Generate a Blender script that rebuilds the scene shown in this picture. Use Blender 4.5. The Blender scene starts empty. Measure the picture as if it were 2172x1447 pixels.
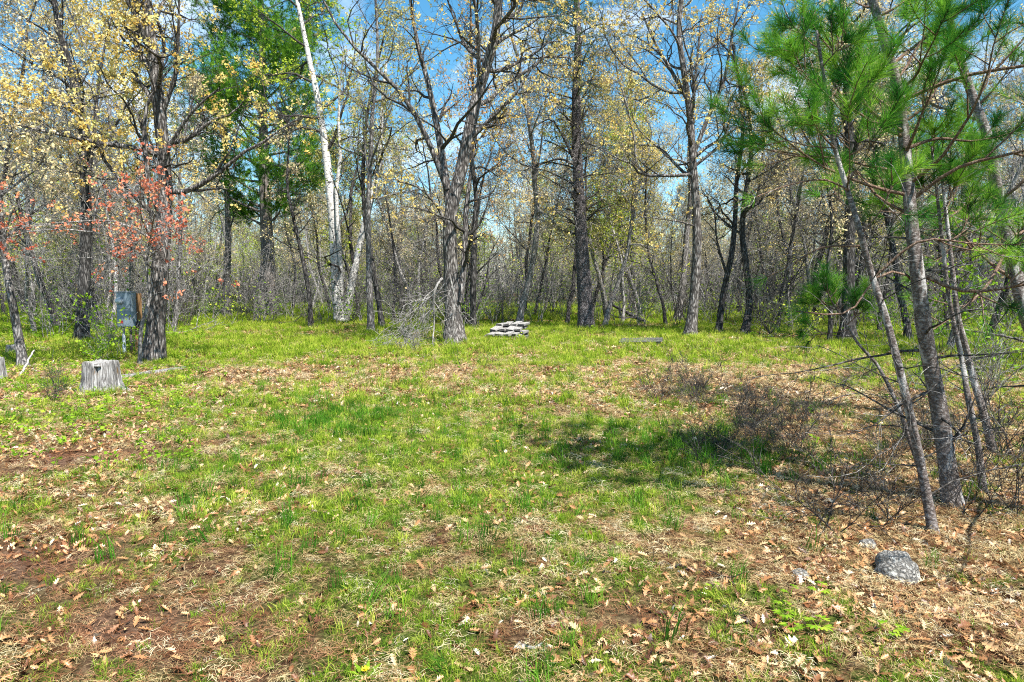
import bpy, bmesh, math
import numpy as np
from mathutils import Vector, Matrix, Euler

SC = bpy.context.scene
COL = SC.collection
RNG = np.random.default_rng(11)
R_ = math.radians

# ------------------------------------------------------------------ camera, sky, sun, exposure
IMW, IMH, FPX = 2172.0, 1447.0, 1448.0
CAM_H, PITCH = 1.6, math.atan((723.5 - 608.0) / 1448.0)
cam_d = bpy.data.cameras.new('camera')
cam_d.sensor_width, cam_d.lens = 36.0, 24.0
cam_d.clip_start, cam_d.clip_end = 0.05, 3000.0
cam = bpy.data.objects.new('camera', cam_d)
COL.objects.link(cam)
cam.location = (0, 0, CAM_H)
cam.rotation_euler = (R_(90) - PITCH, 0, 0)
SC.camera = cam

SUN_EL, SUN_AZ = R_(57), R_(142)          # azimuth clockwise from +Y (the viewing direction): behind and to the right
world = bpy.data.worlds.new('World')
SC.world = world
world.use_nodes = True
wn, wl = world.node_tree.nodes, world.node_tree.links
wn.clear()
w_out = wn.new('ShaderNodeOutputWorld')
w_bg = wn.new('ShaderNodeBackground')
w_bg.inputs['Strength'].default_value = 0.052
sky = wn.new('ShaderNodeTexSky')
sky.sky_type = 'NISHITA'
sky.sun_disc = False
sky.sun_elevation, sky.sun_rotation = SUN_EL, SUN_AZ
sky.air_density, sky.dust_density, sky.ozone_density = 1.0, 0.3, 2.5
w_hsv = wn.new('ShaderNodeHueSaturation')
w_hsv.inputs['Hue'].default_value = 0.483
w_hsv.inputs['Saturation'].default_value = 1.28
w_hsv.inputs['Value'].default_value = 1.85
w_tc = wn.new('ShaderNodeTexCoord')
w_sep = wn.new('ShaderNodeSeparateXYZ')
w_zz = wn.new('ShaderNodeMath'); w_zz.operation = 'ADD'; w_zz.inputs[1].default_value = 0.22
w_dx = wn.new('ShaderNodeMath'); w_dx.operation = 'DIVIDE'
w_dy = wn.new('ShaderNodeMath'); w_dy.operation = 'DIVIDE'
w_cmb = wn.new('ShaderNodeCombineXYZ')
w_no = wn.new('ShaderNodeTexNoise')
w_no.inputs['Scale'].default_value = 1.7
w_no.inputs['Detail'].default_value = 8.0
w_no.inputs['Roughness'].default_value = 0.55
w_no.inputs['Distortion'].default_value = 0.4
w_cr = wn.new('ShaderNodeValToRGB')
w_cr.color_ramp.elements[0].position, w_cr.color_ramp.elements[1].position = 0.52, 0.74
w_mix = wn.new('ShaderNodeMixRGB')
w_mix.inputs['Color2'].default_value = (14, 14.6, 15.4, 1)
wl.new(w_tc.outputs['Generated'], w_sep.inputs[0])
wl.new(w_sep.outputs['Z'], w_zz.inputs[0])
wl.new(w_sep.outputs['X'], w_dx.inputs[0]); wl.new(w_zz.outputs[0], w_dx.inputs[1])
wl.new(w_sep.outputs['Y'], w_dy.inputs[0]); wl.new(w_zz.outputs[0], w_dy.inputs[1])
wl.new(w_dx.outputs[0], w_cmb.inputs['X']); wl.new(w_dy.outputs[0], w_cmb.inputs['Y'])
wl.new(w_cmb.outputs[0], w_no.inputs['Vector'])
wl.new(w_no.outputs['Fac'], w_cr.inputs['Fac'])
wl.new(sky.outputs[0], w_hsv.inputs['Color'])
wl.new(w_hsv.outputs[0], w_mix.inputs['Color1'])
wl.new(w_cr.outputs['Color'], w_mix.inputs['Fac'])
wl.new(w_mix.outputs[0], w_bg.inputs['Color'])
wl.new(w_bg.outputs[0], w_out.inputs['Surface'])

sun_d = bpy.data.lights.new('sun', 'SUN')
sun_d.energy, sun_d.angle, sun_d.color = 5.0, R_(0.5), (1.0, 0.95, 0.86)
sun = bpy.data.objects.new('sun', sun_d)
COL.objects.link(sun)
S_DIR = Vector((math.sin(SUN_AZ) * math.cos(SUN_EL), math.cos(SUN_AZ) * math.cos(SUN_EL), math.sin(SUN_EL)))
sun.rotation_euler = S_DIR.to_track_quat('Z', 'Y').to_euler()
sun.location = S_DIR * 60

SC.view_settings.view_transform = 'Standard'
SC.view_settings.look = 'None'
SC.view_settings.exposure = 1.22
SC.view_settings.gamma = 1.0
SC.view_settings.use_curve_mapping = False
SC.render.engine = 'CYCLES'
SC.cycles.use_denoising = False
SC.cycles.filter_width = 1.1
SC.cycles.max_bounces = 5
SC.cycles.diffuse_bounces = 2
SC.cycles.glossy_bounces = 1
SC.cycles.transmission_bounces = 2
SC.cycles.transparent_max_bounces = 4

# ------------------------------------------------------------------ measuring helpers (photo pixel -> place)
CP, SP = math.cos(PITCH), math.sin(PITCH)
def ray(px, py):
    u, v = (px - IMW / 2) / FPX, -(py - IMH / 2) / FPX
    return np.array([u, CP + v * SP, -SP + v * CP])
def gp(px, py):                     # the point of the ground seen at a pixel
    d = ray(px, py)
    t = -CAM_H / d[2]
    return d[0] * t, d[1] * t
def at(px, py, Y):                  # the point at depth Y seen at a pixel
    d = ray(px, py)
    t = Y / d[1]
    return np.array([d[0] * t, Y, CAM_H + d[2] * t])

# ------------------------------------------------------------------ noise
def vnoise(x, y, seed=0):
    x = np.asarray(x, float); y = np.asarray(y, float)
    xi = np.floor(x).astype(np.int64); yi = np.floor(y).astype(np.int64)
    fx, fy = x - xi, y - yi
    def h(a, b):
        n = (a * 374761393 + b * 668265263 + seed * 1274126177) & 0x7fffffff
        n = ((n ^ (n >> 13)) * 1103515245) & 0x7fffffff
        n = (n ^ (n >> 16)) & 0x7fffffff
        return (n % 65536) / 65535.0
    fx = fx * fx * (3 - 2 * fx); fy = fy * fy * (3 - 2 * fy)
    return ((h(xi, yi) * (1 - fx) + h(xi + 1, yi) * fx) * (1 - fy) + (h(xi, yi + 1) * (1 - fx) + h(xi + 1, yi + 1) * fx) * fy)
def fbm(x, y, seed=0, o=4):
    s, a, t = 0, 1.0, 0
    for i in range(o):
        s = s + a * vnoise(np.asarray(x) * 2 ** i + 13.7 * i, np.asarray(y) * 2 ** i + 7.1 * i, seed + i); t += a; a *= 0.5
    return s / t
def hgt(x, y):
    x = np.asarray(x, float); y = np.asarray(y, float)
    return 0.16 * (fbm(x * 0.25 + 40, y * 0.25 + 9, 3, 3) - 0.5) + 0.05 * (fbm(x * 1.3, y * 1.3, 8, 3) - 0.5)

# ------------------------------------------------------------------ materials
def mat(name):
    m = bpy.data.materials.new(name); m.use_nodes = True
    m.node_tree.nodes.clear()
    return m, m.node_tree.nodes, m.node_tree.links
def ramp(n, stops):
    r = n.new('ShaderNodeValToRGB')
    e = r.color_ramp.elements
    while len(e) < len(stops): e.new(0.5)
    for k, (p, c) in enumerate(stops):
        e[k].position = p; e[k].color = (*c, 1)
    return r
def bark_mat(name, dark, mid, light, sx=9.0, sz=2.2, bump=0.6, spots=None, rough=0.95, vw=1.1):
    m, n, l = mat(name)
    o = n.new('ShaderNodeOutputMaterial'); b = n.new('ShaderNodeBsdfPrincipled')
    b.inputs['Roughness'].default_value = rough
    b.inputs['Specular IOR Level'].default_value = 0.15
    tc = n.new('ShaderNodeTexCoord'); mp = n.new('ShaderNodeMapping')
    mp.inputs['Scale'].default_value = (sx, sx, sz)
    n1 = n.new('ShaderNodeTexNoise'); n1.inputs['Scale'].default_value = 2.2; n1.inputs['Detail'].default_value = 6; n1.inputs['Roughness'].default_value = 0.7; n1.inputs['Distortion'].default_value = 0.5
    v1 = n.new('ShaderNodeTexVoronoi'); v1.feature = 'DISTANCE_TO_EDGE'; v1.inputs['Scale'].default_value = 1.6
    mul = n.new('ShaderNodeMath'); mul.operation = 'MULTIPLY'; mul.inputs[1].default_value = vw
    mx = n.new('ShaderNodeMath'); mx.operation = 'ADD'
    hf = n.new('ShaderNodeMath'); hf.operation = 'MULTIPLY'; hf.inputs[1].default_value = 0.75 if vw > 1 else 0.95
    r = ramp(n, [(0.25, dark), (0.5, mid), (0.78, light)])
    nd = n.new('ShaderNodeTexNoise'); nd.inputs['Scale'].default_value = 1.1; nd.inputs['Detail'].default_value = 4
    va = n.new('ShaderNodeMixRGB'); va.blend_type = 'ADD'; va.inputs['Fac'].default_value = 1.1
    l.new(tc.outputs['Object'], mp.inputs[0]); l.new(mp.outputs[0], n1.inputs['Vector']); l.new(mp.outputs[0], nd.inputs['Vector'])
    l.new(mp.outputs[0], va.inputs['Color1']); l.new(nd.outputs['Color'], va.inputs['Color2']); l.new(va.outputs[0], v1.inputs['Vector'])
    l.new(n1.outputs['Fac'], hf.inputs[0])
    l.new(v1.outputs['Distance'], mul.inputs[0]); l.new(hf.outputs[0], mx.inputs[0]); l.new(mul.outputs[0], mx.inputs[1])
    l.new(mx.outputs[0], r.inputs['Fac'])
    col = r.outputs['Color']
    if spots:
        n2 = n.new('ShaderNodeTexNoise'); n2.inputs['Scale'].default_value = spots[1]; n2.inputs['Detail'].default_value = 4
        mp2 = n.new('ShaderNodeMapping'); mp2.inputs['Scale'].default_value = spots[3]
        l.new(tc.outputs['Object'], mp2.inputs[0]); l.new(mp2.outputs[0], n2.inputs['Vector'])
        r2 = ramp(n, [(spots[2], (0, 0, 0)), (spots[2] + 0.06, (1, 1, 1))])
        l.new(n2.outputs['Fac'], r2.inputs['Fac'])
        mm = n.new('ShaderNodeMixRGB'); mm.inputs['Color2'].default_value = (*spots[0], 1)
        l.new(r2.outputs['Color'], mm.inputs['Fac']); l.new(col, mm.inputs['Color1'])
        col = mm.outputs[0]
    l.new(col, b.inputs['Base Color'])
    bp = n.new('ShaderNodeBump'); bp.inputs['Strength'].default_value = bump; bp.inputs['Distance'].default_value = 0.03
    l.new(mx.outputs[0], bp.inputs['Height']); l.new(bp.outputs[0], b.inputs['Normal'])
    l.new(b.outputs[0], o.inputs['Surface'])
    return m
def leaf_mat(name, stops, transl=0.35, objrand=False, gloss=0.0):
    m, n, l = mat(name)
    o = n.new('ShaderNodeOutputMaterial')
    if objrand:
        src = n.new('ShaderNodeObjectInfo').outputs['Random']
    else:
        at_ = n.new('ShaderNodeAttribute'); at_.attribute_name = 'rnd'; src = at_.outputs['Fac']
    r = ramp(n, stops)
    l.new(src, r.inputs['Fac'])
    d = n.new('ShaderNodeBsdfDiffuse'); t = n.new('ShaderNodeBsdfTranslucent')
    mx = n.new('ShaderNodeMixShader'); mx.inputs[0].default_value = transl
    l.new(r.outputs[0], d.inputs['Color']); l.new(r.outputs[0], t.inputs['Color'])
    l.new(d.outputs[0], mx.inputs[1]); l.new(t.outputs[0], mx.inputs[2])
    out = mx.outputs[0]
    if gloss:
        g = n.new('ShaderNodeBsdfGlossy'); g.inputs['Roughness'].default_value = 0.45
        g.inputs['Color'].default_value = (1, 1, 1, 1)
        m2 = n.new('ShaderNodeMixShader'); m2.inputs[0].default_value = gloss
        l.new(out, m2.inputs[1]); l.new(g.outputs[0], m2.inputs[2]); out = m2.outputs[0]
    l.new(out, o.inputs['Surface'])
    return m
def plain_mat(name, col, rough=0.6, metal=0.0, var=0.25, scale=20.0):
    m, n, l = mat(name)
    o = n.new('ShaderNodeOutputMaterial'); b = n.new('ShaderNodeBsdfPrincipled')
    b.inputs['Roughness'].default_value = rough; b.inputs['Metallic'].default_value = metal
    tc = n.new('ShaderNodeTexCoord'); no = n.new('ShaderNodeTexNoise'); no.inputs['Scale'].default_value = scale; no.inputs['Detail'].default_value = 5
    r = ramp(n, [(0.3, tuple(c * (1 - var) for c in col)), (0.7, tuple(min(1, c * (1 + var)) for c in col))])
    l.new(tc.outputs['Object'], no.inputs['Vector']); l.new(no.outputs['Fac'], r.inputs['Fac'])
    l.new(r.outputs[0], b.inputs['Base Color']); l.new(b.outputs[0], o.inputs['Surface'])
    return m
M = {}
M['oak'] = bark_mat('oak_bark', (0.012, 0.011, 0.01), (0.085, 0.075, 0.07), (0.36, 0.335, 0.32), 11, 2.2, 1.0)
M['oak_dark'] = bark_mat('dark_oak_bark', (0.008, 0.008, 0.008), (0.04, 0.037, 0.036), (0.17, 0.16, 0.155), 11, 2.4, 0.9)
M['grey'] = bark_mat('grey_bark', (0.02, 0.019, 0.018), (0.11, 0.102, 0.098), (0.36, 0.34, 0.33), 11, 2.8, 0.8)
M['pale'] = bark_mat('pale_grey_bark', (0.04, 0.038, 0.037), (0.2, 0.19, 0.185), (0.5, 0.48, 0.465), 11, 2.8, 0.7)
M['twig_pale'] = bark_mat('pale_twig_bark', (0.07, 0.066, 0.063), (0.22, 0.205, 0.195), (0.46, 0.44, 0.42), 12, 4, 0.2)
M['birch'] = bark_mat('birch_bark', (0.4, 0.38, 0.36), (0.54, 0.52, 0.5), (0.66, 0.64, 0.62), 4, 5, 0.25, ((0.05, 0.045, 0.045), 3.2, 0.57, (2.2, 2.2, 5.0)))
M['jack'] = bark_mat('jack_pine_bark', (0.012, 0.011, 0.011), (0.075, 0.066, 0.068), (0.33, 0.3, 0.31), 16, 6.5, 1.0)
M['wpine'] = bark_mat('white_pine_bark', (0.04, 0.035, 0.033), (0.16, 0.14, 0.13), (0.34, 0.31, 0.3), 7, 1.6, 0.9)
M['rpine'] = bark_mat('red_pine_bark', (0.03, 0.024, 0.022), (0.12, 0.095, 0.085), (0.36, 0.33, 0.32), 16, 22, 0.6, ((0.4, 0.38, 0.37), 1.6, 0.56, (9, 9, 2.4)), vw=0.5)
M['twig'] = bark_mat('twig_bark', (0.012, 0.011, 0.01), (0.045, 0.04, 0.037), (0.15, 0.14, 0.13), 14, 5, 0.2)
M['twig_grey'] = bark_mat('grey_twig_bark', (0.03, 0.028, 0.027), (0.15, 0.14, 0.135), (0.42, 0.4, 0.385), 12, 4, 0.2)
M['twig_dead'] = bark_mat('dead_twig_bark', (0.16, 0.15, 0.145), (0.34, 0.325, 0.31), (0.55, 0.53, 0.51), 25, 8, 0.2)
M['twig_pine'] = bark_mat('pine_twig_bark', (0.05, 0.03, 0.022), (0.16, 0.1, 0.07), (0.3, 0.22, 0.17), 30, 18, 0.4)
M['weathered'] = bark_mat('weathered_wood', (0.03, 0.027, 0.025), (0.22, 0.21, 0.205), (0.42, 0.41, 0.405), 14, 1.8, 0.8, ((0.16, 0.1, 0.05), 2.0, 0.62, (5, 5, 1.2)))
M['board'] = bark_mat('weathered_board', (0.1, 0.095, 0.09), (0.27, 0.26, 0.25), (0.44, 0.43, 0.415), 14, 30, 0.5)
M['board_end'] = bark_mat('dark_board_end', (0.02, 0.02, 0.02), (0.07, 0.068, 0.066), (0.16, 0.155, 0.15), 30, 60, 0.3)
M['slat'] = bark_mat('grey_slat_wood', (0.03, 0.03, 0.03), (0.09, 0.088, 0.09), (0.2, 0.195, 0.2), 6, 24, 0.3)
M['post'] = bark_mat('brown_post_wood', (0.10, 0.055, 0.025), (0.22, 0.12, 0.055), (0.32, 0.19, 0.09), 20, 1.5, 0.3)
M['gold'] = leaf_mat('golden_young_leaves', [(0.0, (0.48, 0.28, 0.06)), (0.35, (0.76, 0.56, 0.16)), (0.7, (0.85, 0.72, 0.32)), (1.0, (0.74, 0.72, 0.24))], 0.4)
M['tan'] = leaf_mat('tan_young_leaves', [(0.0, (0.5, 0.34, 0.16)), (0.5, (0.74, 0.61, 0.36)), (1.0, (0.76, 0.72, 0.4))], 0.35)
M['orange'] = leaf_mat('orange_brown_leaves', [(0.0, (0.5, 0.24, 0.07)), (0.5, (0.7, 0.4, 0.14)), (1.0, (0.74, 0.52, 0.24))], 0.35)
M['red'] = leaf_mat('red_young_leaves', [(0.0, (0.4, 0.09, 0.05)), (0.4, (0.72, 0.22, 0.14)), (0.75, (0.8, 0.34, 0.2)), (1.0, (0.72, 0.44, 0.16))], 0.4)
M['lime'] = leaf_mat('lime_leaves', [(0.0, (0.2, 0.3, 0.02)), (0.5, (0.42, 0.54, 0.05)), (1.0, (0.62, 0.64, 0.12))], 0.45)
M['olive'] = leaf_mat('olive_yellow_leaves', [(0.0, (0.32, 0.3, 0.07)), (0.5, (0.52, 0.48, 0.14)), (1.0, (0.64, 0.56, 0.22))], 0.4)
M['fresh'] = leaf_mat('fresh_green_leaves', [(0.0, (0.12, 0.26, 0.015)), (0.6, (0.26, 0.44, 0.03)), (1.0, (0.42, 0.5, 0.06))], 0.45)
M['needle_white'] = leaf_mat('white_pine_needles', [(0.0, (0.015, 0.06, 0.012)), (0.45, (0.075, 0.21, 0.025)), (1.0, (0.3, 0.5, 0.05))], 0.25)
M['needle_red'] = leaf_mat('red_pine_needles', [(0.0, (0.008, 0.045, 0.012)), (0.3, (0.03, 0.14, 0.02)), (0.6, (0.12, 0.32, 0.03)), (0.93, (0.34, 0.56, 0.055)), (1.0, (0.55, 0.55, 0.16))], 0.3)
M['needle_jack'] = leaf_mat('jack_pine_needles', [(0.0, (0.02, 0.06, 0.015)), (0.6, (0.07, 0.14, 0.03)), (1.0, (0.2, 0.24, 0.06))], 0.25)
# ground cover, coloured by instance
M['grass_lime'] = leaf_mat('lime_grass', [(0.0, (0.10, 0.2, 0.012)), (0.45, (0.24, 0.36, 0.025)), (1.0, (0.5, 0.54, 0.09))], 0.4, True)
M['grass_green'] = leaf_mat('green_grass', [(0.0, (0.05, 0.12, 0.012)), (0.5, (0.16, 0.28, 0.022)), (1.0, (0.4, 0.46, 0.07))], 0.35, True)
M['grass_dark'] = leaf_mat('dark_tall_grass', [(0.0, (0.025, 0.09, 0.01)), (0.5, (0.07, 0.2, 0.018)), (1.0, (0.14, 0.3, 0.03))], 0.3, True)
M['straw'] = leaf_mat('dry_straw', [(0.0, (0.22, 0.13, 0.06)), (0.4, (0.42, 0.3, 0.14)), (0.8, (0.6, 0.49, 0.26)), (1.0, (0.76, 0.68, 0.48))], 0.2, True)
M['duff'] = leaf_mat('brown_pine_needles', [(0.0, (0.10, 0.042, 0.022)), (0.6, (0.26, 0.12, 0.06)), (1.0, (0.45, 0.27, 0.16))], 0.1, True)
M['dead_leaf'] = leaf_mat('fallen_oak_leaf', [(0.0, (0.07, 0.028, 0.014)), (0.3, (0.22, 0.09, 0.035)), (0.6, (0.42, 0.21, 0.085)), (0.85, (0.56, 0.35, 0.17)), (0.96, (0.6, 0.46, 0.28)), (1.0, (0.72, 0.66, 0.56))], 0.15, True, gloss=0.04)
M['sprout'] = leaf_mat('green_sprout', [(0.0, (0.1, 0.22, 0.015)), (0.6, (0.24, 0.4, 0.03)), (1.0, (0.4, 0.48, 0.05))], 0.4, True)
M['metal_box'] = plain_mat('grey_painted_steel', (0.2, 0.26, 0.32), 0.45, 0.2, 0.12, 6)
M['conduit'] = plain_mat('grey_conduit', (0.26, 0.31, 0.36), 0.5, 0.1, 0.15, 8)
M['black'] = plain_mat('black_plastic', (0.02, 0.02, 0.022), 0.5)
M['red_sticker'] = plain_mat('red_sticker', (0.6, 0.03, 0.03), 0.5, 0, 0.1)
M['steel'] = plain_mat('rusty_steel', (0.09, 0.07, 0.06), 0.7, 0.2)
M['paper'] = plain_mat('white_paper', (0.78, 0.78, 0.82), 0.8, 0, 0.05)
M['petal'] = plain_mat('yellow_petal', (0.85, 0.62, 0.02), 0.7, 0, 0.1)
M['stone'] = bark_mat('lichen_stone', (0.05, 0.047, 0.043), (0.2, 0.19, 0.175), (0.4, 0.385, 0.36), 24, 24, 0.9, ((0.6, 0.6, 0.56), 16, 0.6, (1, 1, 1)))
mg, gn_, gl_ = mat('meter_glass')
_o = gn_.new('ShaderNodeOutputMaterial'); _b = gn_.new('ShaderNodeBsdfPrincipled')
_b.inputs['Base Color'].default_value = (0.5, 0.56, 0.6, 1); _b.inputs['Roughness'].default_value = 0.08
gl_.new(_b.outputs[0], _o.inputs['Surface'])
M['glass'] = mg

# ------------------------------------------------------------------ mesh accumulation
class Geo:
    def __init__(self):
        self.v, self.f, self.r, self.mi, self.n = [], [], [], [], 0
    def add(self, V, F, rnd=None, mi=0):
        V = np.asarray(V, np.float32).reshape(-1, 3)
        F = np.asarray(F, np.int32)
        if len(F) == 0: return self
        self.v.append(V); self.f.append(F + self.n); self.mi.append(np.full(len(F), mi, np.int32))
        self.r.append(np.full(len(V), 0.5, np.float32) if rnd is None else np.asarray(rnd, np.float32))
        self.n += len(V)
        return self
    def mesh(self, name, mats, smooth=True):
        me = bpy.data.meshes.new(name)
        if not self.v: return me
        V = np.concatenate(self.v)
        me.vertices.add(len(V)); me.vertices.foreach_set('co', V.ravel())
        cnt = np.concatenate([np.full(len(f), f.shape[1], np.int32) for f in self.f])
        lp = np.concatenate([f.ravel() for f in self.f])
        me.loops.add(len(lp)); me.loops.foreach_set('vertex_index', lp.astype(np.int32))
        me.polygons.add(len(cnt))
        st = np.zeros(len(cnt), np.int32); st[1:] = np.cumsum(cnt)[:-1]
        me.polygons.foreach_set('loop_start', st)
        me.polygons.foreach_set('loop_total', cnt)
        me.polygons.foreach_set('material_index', np.concatenate(self.mi))
        me.polygons.foreach_set('use_smooth', np.full(len(cnt), smooth, bool))
        a = me.attributes.new('rnd', 'FLOAT', 'POINT'); a.data.foreach_set('value', np.concatenate(self.r))
        for m in (mats if isinstance(mats, (list, tuple)) else [mats]): me.materials.append(m)
        me.update(calc_edges=True)
        return me
def link(name, me, parent=None, kind=None, label=None):
    o = bpy.data.objects.new(name, me); COL.objects.link(o)
    if parent: o.parent = parent
    if kind: o['kind'] = kind
    if label: o['label'] = label
    return o
def thing(name, label, cat, loc=(0, 0, 0), group=None, rz=0.0):
    o = bpy.data.objects.new(name, None); COL.objects.link(o)
    o.empty_display_size = 0.1
    o.location = loc; o.rotation_euler = (0, 0, rz)
    o['label'] = label; o['category'] = cat
    if group: o['group'] = group
    return o
def tag(o, label, cat, group=None):
    o['label'] = label; o['category'] = cat
    if group: o['group'] = group
    return o
def copy_thing(root, loc, rz, scale, label, group):
    r = root.copy(); COL.objects.link(r)
    r.location = loc; r.rotation_euler = (0, 0, rz); r.scale = (scale, scale, scale)
    r['label'] = label
    if group: r['group'] = group
    for ch in root.children:
        c = ch.copy(); COL.objects.link(c); c.parent = r
        for g in ch.children:
            d = g.copy(); COL.objects.link(d); d.parent = c
    return r

def nrm(a): return a / np.maximum(np.linalg.norm(a, axis=-1, keepdims=True), 1e-9)
def tubes(P, Rr, s=6, ridge=0.0, seed=0, ridge_f=3.0):
    B, N, _ = P.shape
    T = nrm(np.gradient(P, axis=1))
    m = nrm(T.mean(1))
    ref = np.where(np.abs(m[:, 2:3]) > 0.75, np.array([[1.0, 0.13, 0.0]]), np.array([[0.0, 0.1, 1.0]]))[:, None, :]
    U = nrm(ref - (ref * T).sum(-1, keepdims=True) * T)
    Vv = np.cross(T, U)
    a = np.arange(s) * 2 * np.pi / s
    rr = Rr[:, :, None] * np.ones(s)
    if ridge:
        L = np.concatenate([np.zeros((B, 1)), np.cumsum(np.linalg.norm(np.diff(P, axis=1), axis=-1), 1)], 1)
        aa = np.broadcast_to(a, rr.shape); ll = np.broadcast_to(L[:, :, None], rr.shape)
        nz = vnoise(np.cos(aa) * ridge_f + 11 + seed * 3, ll * 1.7 + np.sin(aa) * ridge_f, seed) * 0.5 + vnoise(np.cos(aa) * ridge_f * 3 + seed, ll * 6 + np.sin(aa) * ridge_f * 3, seed + 5) * 0.5
        rr = rr * (1 + ridge * (nz - 0.5) * 2)
    X = P[:, :, None, :] + rr[..., None] * (np.cos(a)[:, None] * U[:, :, None, :] + np.sin(a)[:, None] * Vv[:, :, None, :])
    b = np.arange(B)[:, None, None] * (N * s); i = np.arange(N - 1)[None, :, None] * s; k = np.arange(s)[None, None, :]; k2 = (k + 1) % s
    F = np.stack([b + i + k, b + i + k2, b + i + s + k2, b + i + s + k], -1).reshape(-1, 4)
    return X.reshape(-1, 3), F
def grow(P, Rr, m, t0, t1, ang, angsd, lenfn, rr, n, wig, trop, rng, rmin=0.003, taper=0.85, droop=None, zig=0.0):
    B, N, _ = P.shape
    t = t0 + (t1 - t0) * (np.arange(m)[None, :] + rng.random((B, m))) / m
    x = t * (N - 1); i0 = np.minimum(np.floor(x).astype(int), N - 2); f = (x - i0)[..., None]
    bi = np.arange(B)[:, None]
    p = P[bi, i0] * (1 - f) + P[bi, i0 + 1] * f
    T = nrm(P[bi, i0 + 1] - P[bi, i0])
    r0 = Rr[bi, i0] * (1 - f[..., 0]) + Rr[bi, i0 + 1] * f[..., 0]
    plen = np.linalg.norm(np.diff(P, axis=1), axis=-1).sum(1)[:, None]
    phi = np.arange(m)[None, :] * 2.4 + rng.random((B, 1)) * 6.28 + rng.normal(0, 0.5, (B, m))
    rv = nrm(rng.normal(size=(B, 1, 3)) * np.ones((B, m, 1)))
    u = nrm(np.cross(T, rv)); v = np.cross(T, u)
    a = np.clip(rng.normal(ang, angsd, (B, m)), 0.15, 2.2)[..., None]
    D = nrm(np.cos(a) * T + np.sin(a) * (np.cos(phi)[..., None] * u + np.sin(phi)[..., None] * v))
    L = lenfn(t, plen * np.ones_like(t)) * (0.65 + 0.7 * rng.random((B, m)))
    p, D, L, r0 = p.reshape(-1, 3), D.reshape(-1, 3), L.reshape(-1, 1), np.maximum(r0.reshape(-1) * rr, rmin)
    C = len(p); out = [p]
    for k in range(1, n):
        D = D + rng.normal(0, wig, (C, 3))
        tr = trop if droop is None else trop + droop * k / (n - 1)
        D[:, 2] += tr
        D = nrm(D)
        out.append(out[-1] + D * L / (n - 1))
    Q = np.stack(out, 1)
    rad = np.maximum(r0[:, None] * (1 - taper * np.arange(n)[None, :] / (n - 1)), rmin * 0.7)
    return Q, rad
def leaf_quads(pos, d, L, W, rng, fold=0.2):
    d = nrm(d); K = len(pos)
    s = nrm(np.cross(d, rng.normal(size=(K, 3)))); nn = np.cross(d, s)
    L = L[:, None]; W = W[:, None]
    V = np.stack([pos, pos + d * L * 0.5 + s * W * 0.5 + nn * W * fold, pos + d * L, pos + d * L * 0.55 - s * W * 0.5 + nn * W * fold], 1)
    F = np.arange(K * 4).reshape(K, 4)
    return V.reshape(-1, 3), F
def add_leaves(geo, P, rng, per, L, W, spread=0.05, hang=0.5, t0=0.5, frac=1.0, clump=None):
    B, N, _ = P.shape
    keep = rng.random(B) < frac
    if clump is not None: keep &= clump(P[:, -1])
    P = P[keep]; B = len(P)
    if B == 0: return
    t = t0 + (1 - t0) * rng.random((B, per)); x = t * (N - 1); i0 = np.minimum(x.astype(int), N - 2); f = (x - i0)[..., None]
    bi = np.arange(B)[:, None]
    p = P[bi, i0] * (1 - f) + P[bi, i0 + 1] * f + rng.normal(0, spread, (B, per, 3))
    d = rng.normal(size=(B, per, 3)); d[..., 2] -= hang
    K = B * per
    sc = 0.6 + 0.8 * rng.random(K)
    V, F = leaf_quads(p.reshape(-1, 3), d.reshape(-1, 3), L * sc, W * sc, rng)
    rb = (rng.random((B, 1)) * 0.6 + rng.random((B, per)) * 0.4).reshape(-1)
    geo.add(V, F, np.repeat(rb, 4))
def needles(geo, P, rng, per, L, w, fwd=0.6, t0=0.3, bias=None, up=0.0):
    B, N, _ = P.shape
    t = t0 + (1 - t0) * rng.random((B, per)); x = t * (N - 1); i0 = np.minimum(x.astype(int), N - 2); f = (x - i0)[..., None]
    bi = np.arange(B)[:, None]
    p = (P[bi, i0] * (1 - f) + P[bi, i0 + 1] * f).reshape(-1, 3)
    T = nrm(P[bi, i0 + 1] - P[bi, i0]).reshape(-1, 3)
    K = len(p)
    q = rng.normal(size=(K, 3)); q = nrm(q - (q * T).sum(1, keepdims=True) * T)
    ff = fwd + 0.5 * (t.reshape(-1, 1) - 0.5) * 2
    d = q + ff * T; d[:, 2] += up; d = nrm(d)
    s = nrm(np.cross(d, rng.normal(size=(K, 3)))) * w / 2
    ll = (L * (0.75 + 0.4 * rng.random(K)))[:, None]
    sag = np.zeros((K, 3)); sag[:, 2] = -0.1 * ll[:, 0] * rng.random(K)
    V = np.stack([p - s, p + s, p + d * ll + sag], 1).reshape(-1, 3)
    rb = (rng.random((B, 1)) * 0.65 + rng.random((B, per)) * 0.35).reshape(-1)
    geo.add(V, np.arange(K * 3).reshape(K, 3), np.repeat(rb, 3))

def spline(pts, n):
    pts = np.asarray(pts, float)
    d = np.concatenate([[0], np.cumsum(np.linalg.norm(np.diff(pts, axis=0), axis=1))])
    tt = np.linspace(0, d[-1], n)
    m = np.gradient(pts, d, axis=0)
    i = np.clip(np.searchsorted(d, tt, side='right') - 1, 0, len(d) - 2)
    h = (d[i + 1] - d[i])[:, None]; s = ((tt - d[i])[:, None]) / h
    return ((2 * s**3 - 3 * s**2 + 1) * pts[i] + (s**3 - 2 * s**2 + s) * h * m[i] + (-2 * s**3 + 3 * s**2) * pts[i + 1] + (s**3 - s**2) * h * m[i + 1])

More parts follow.
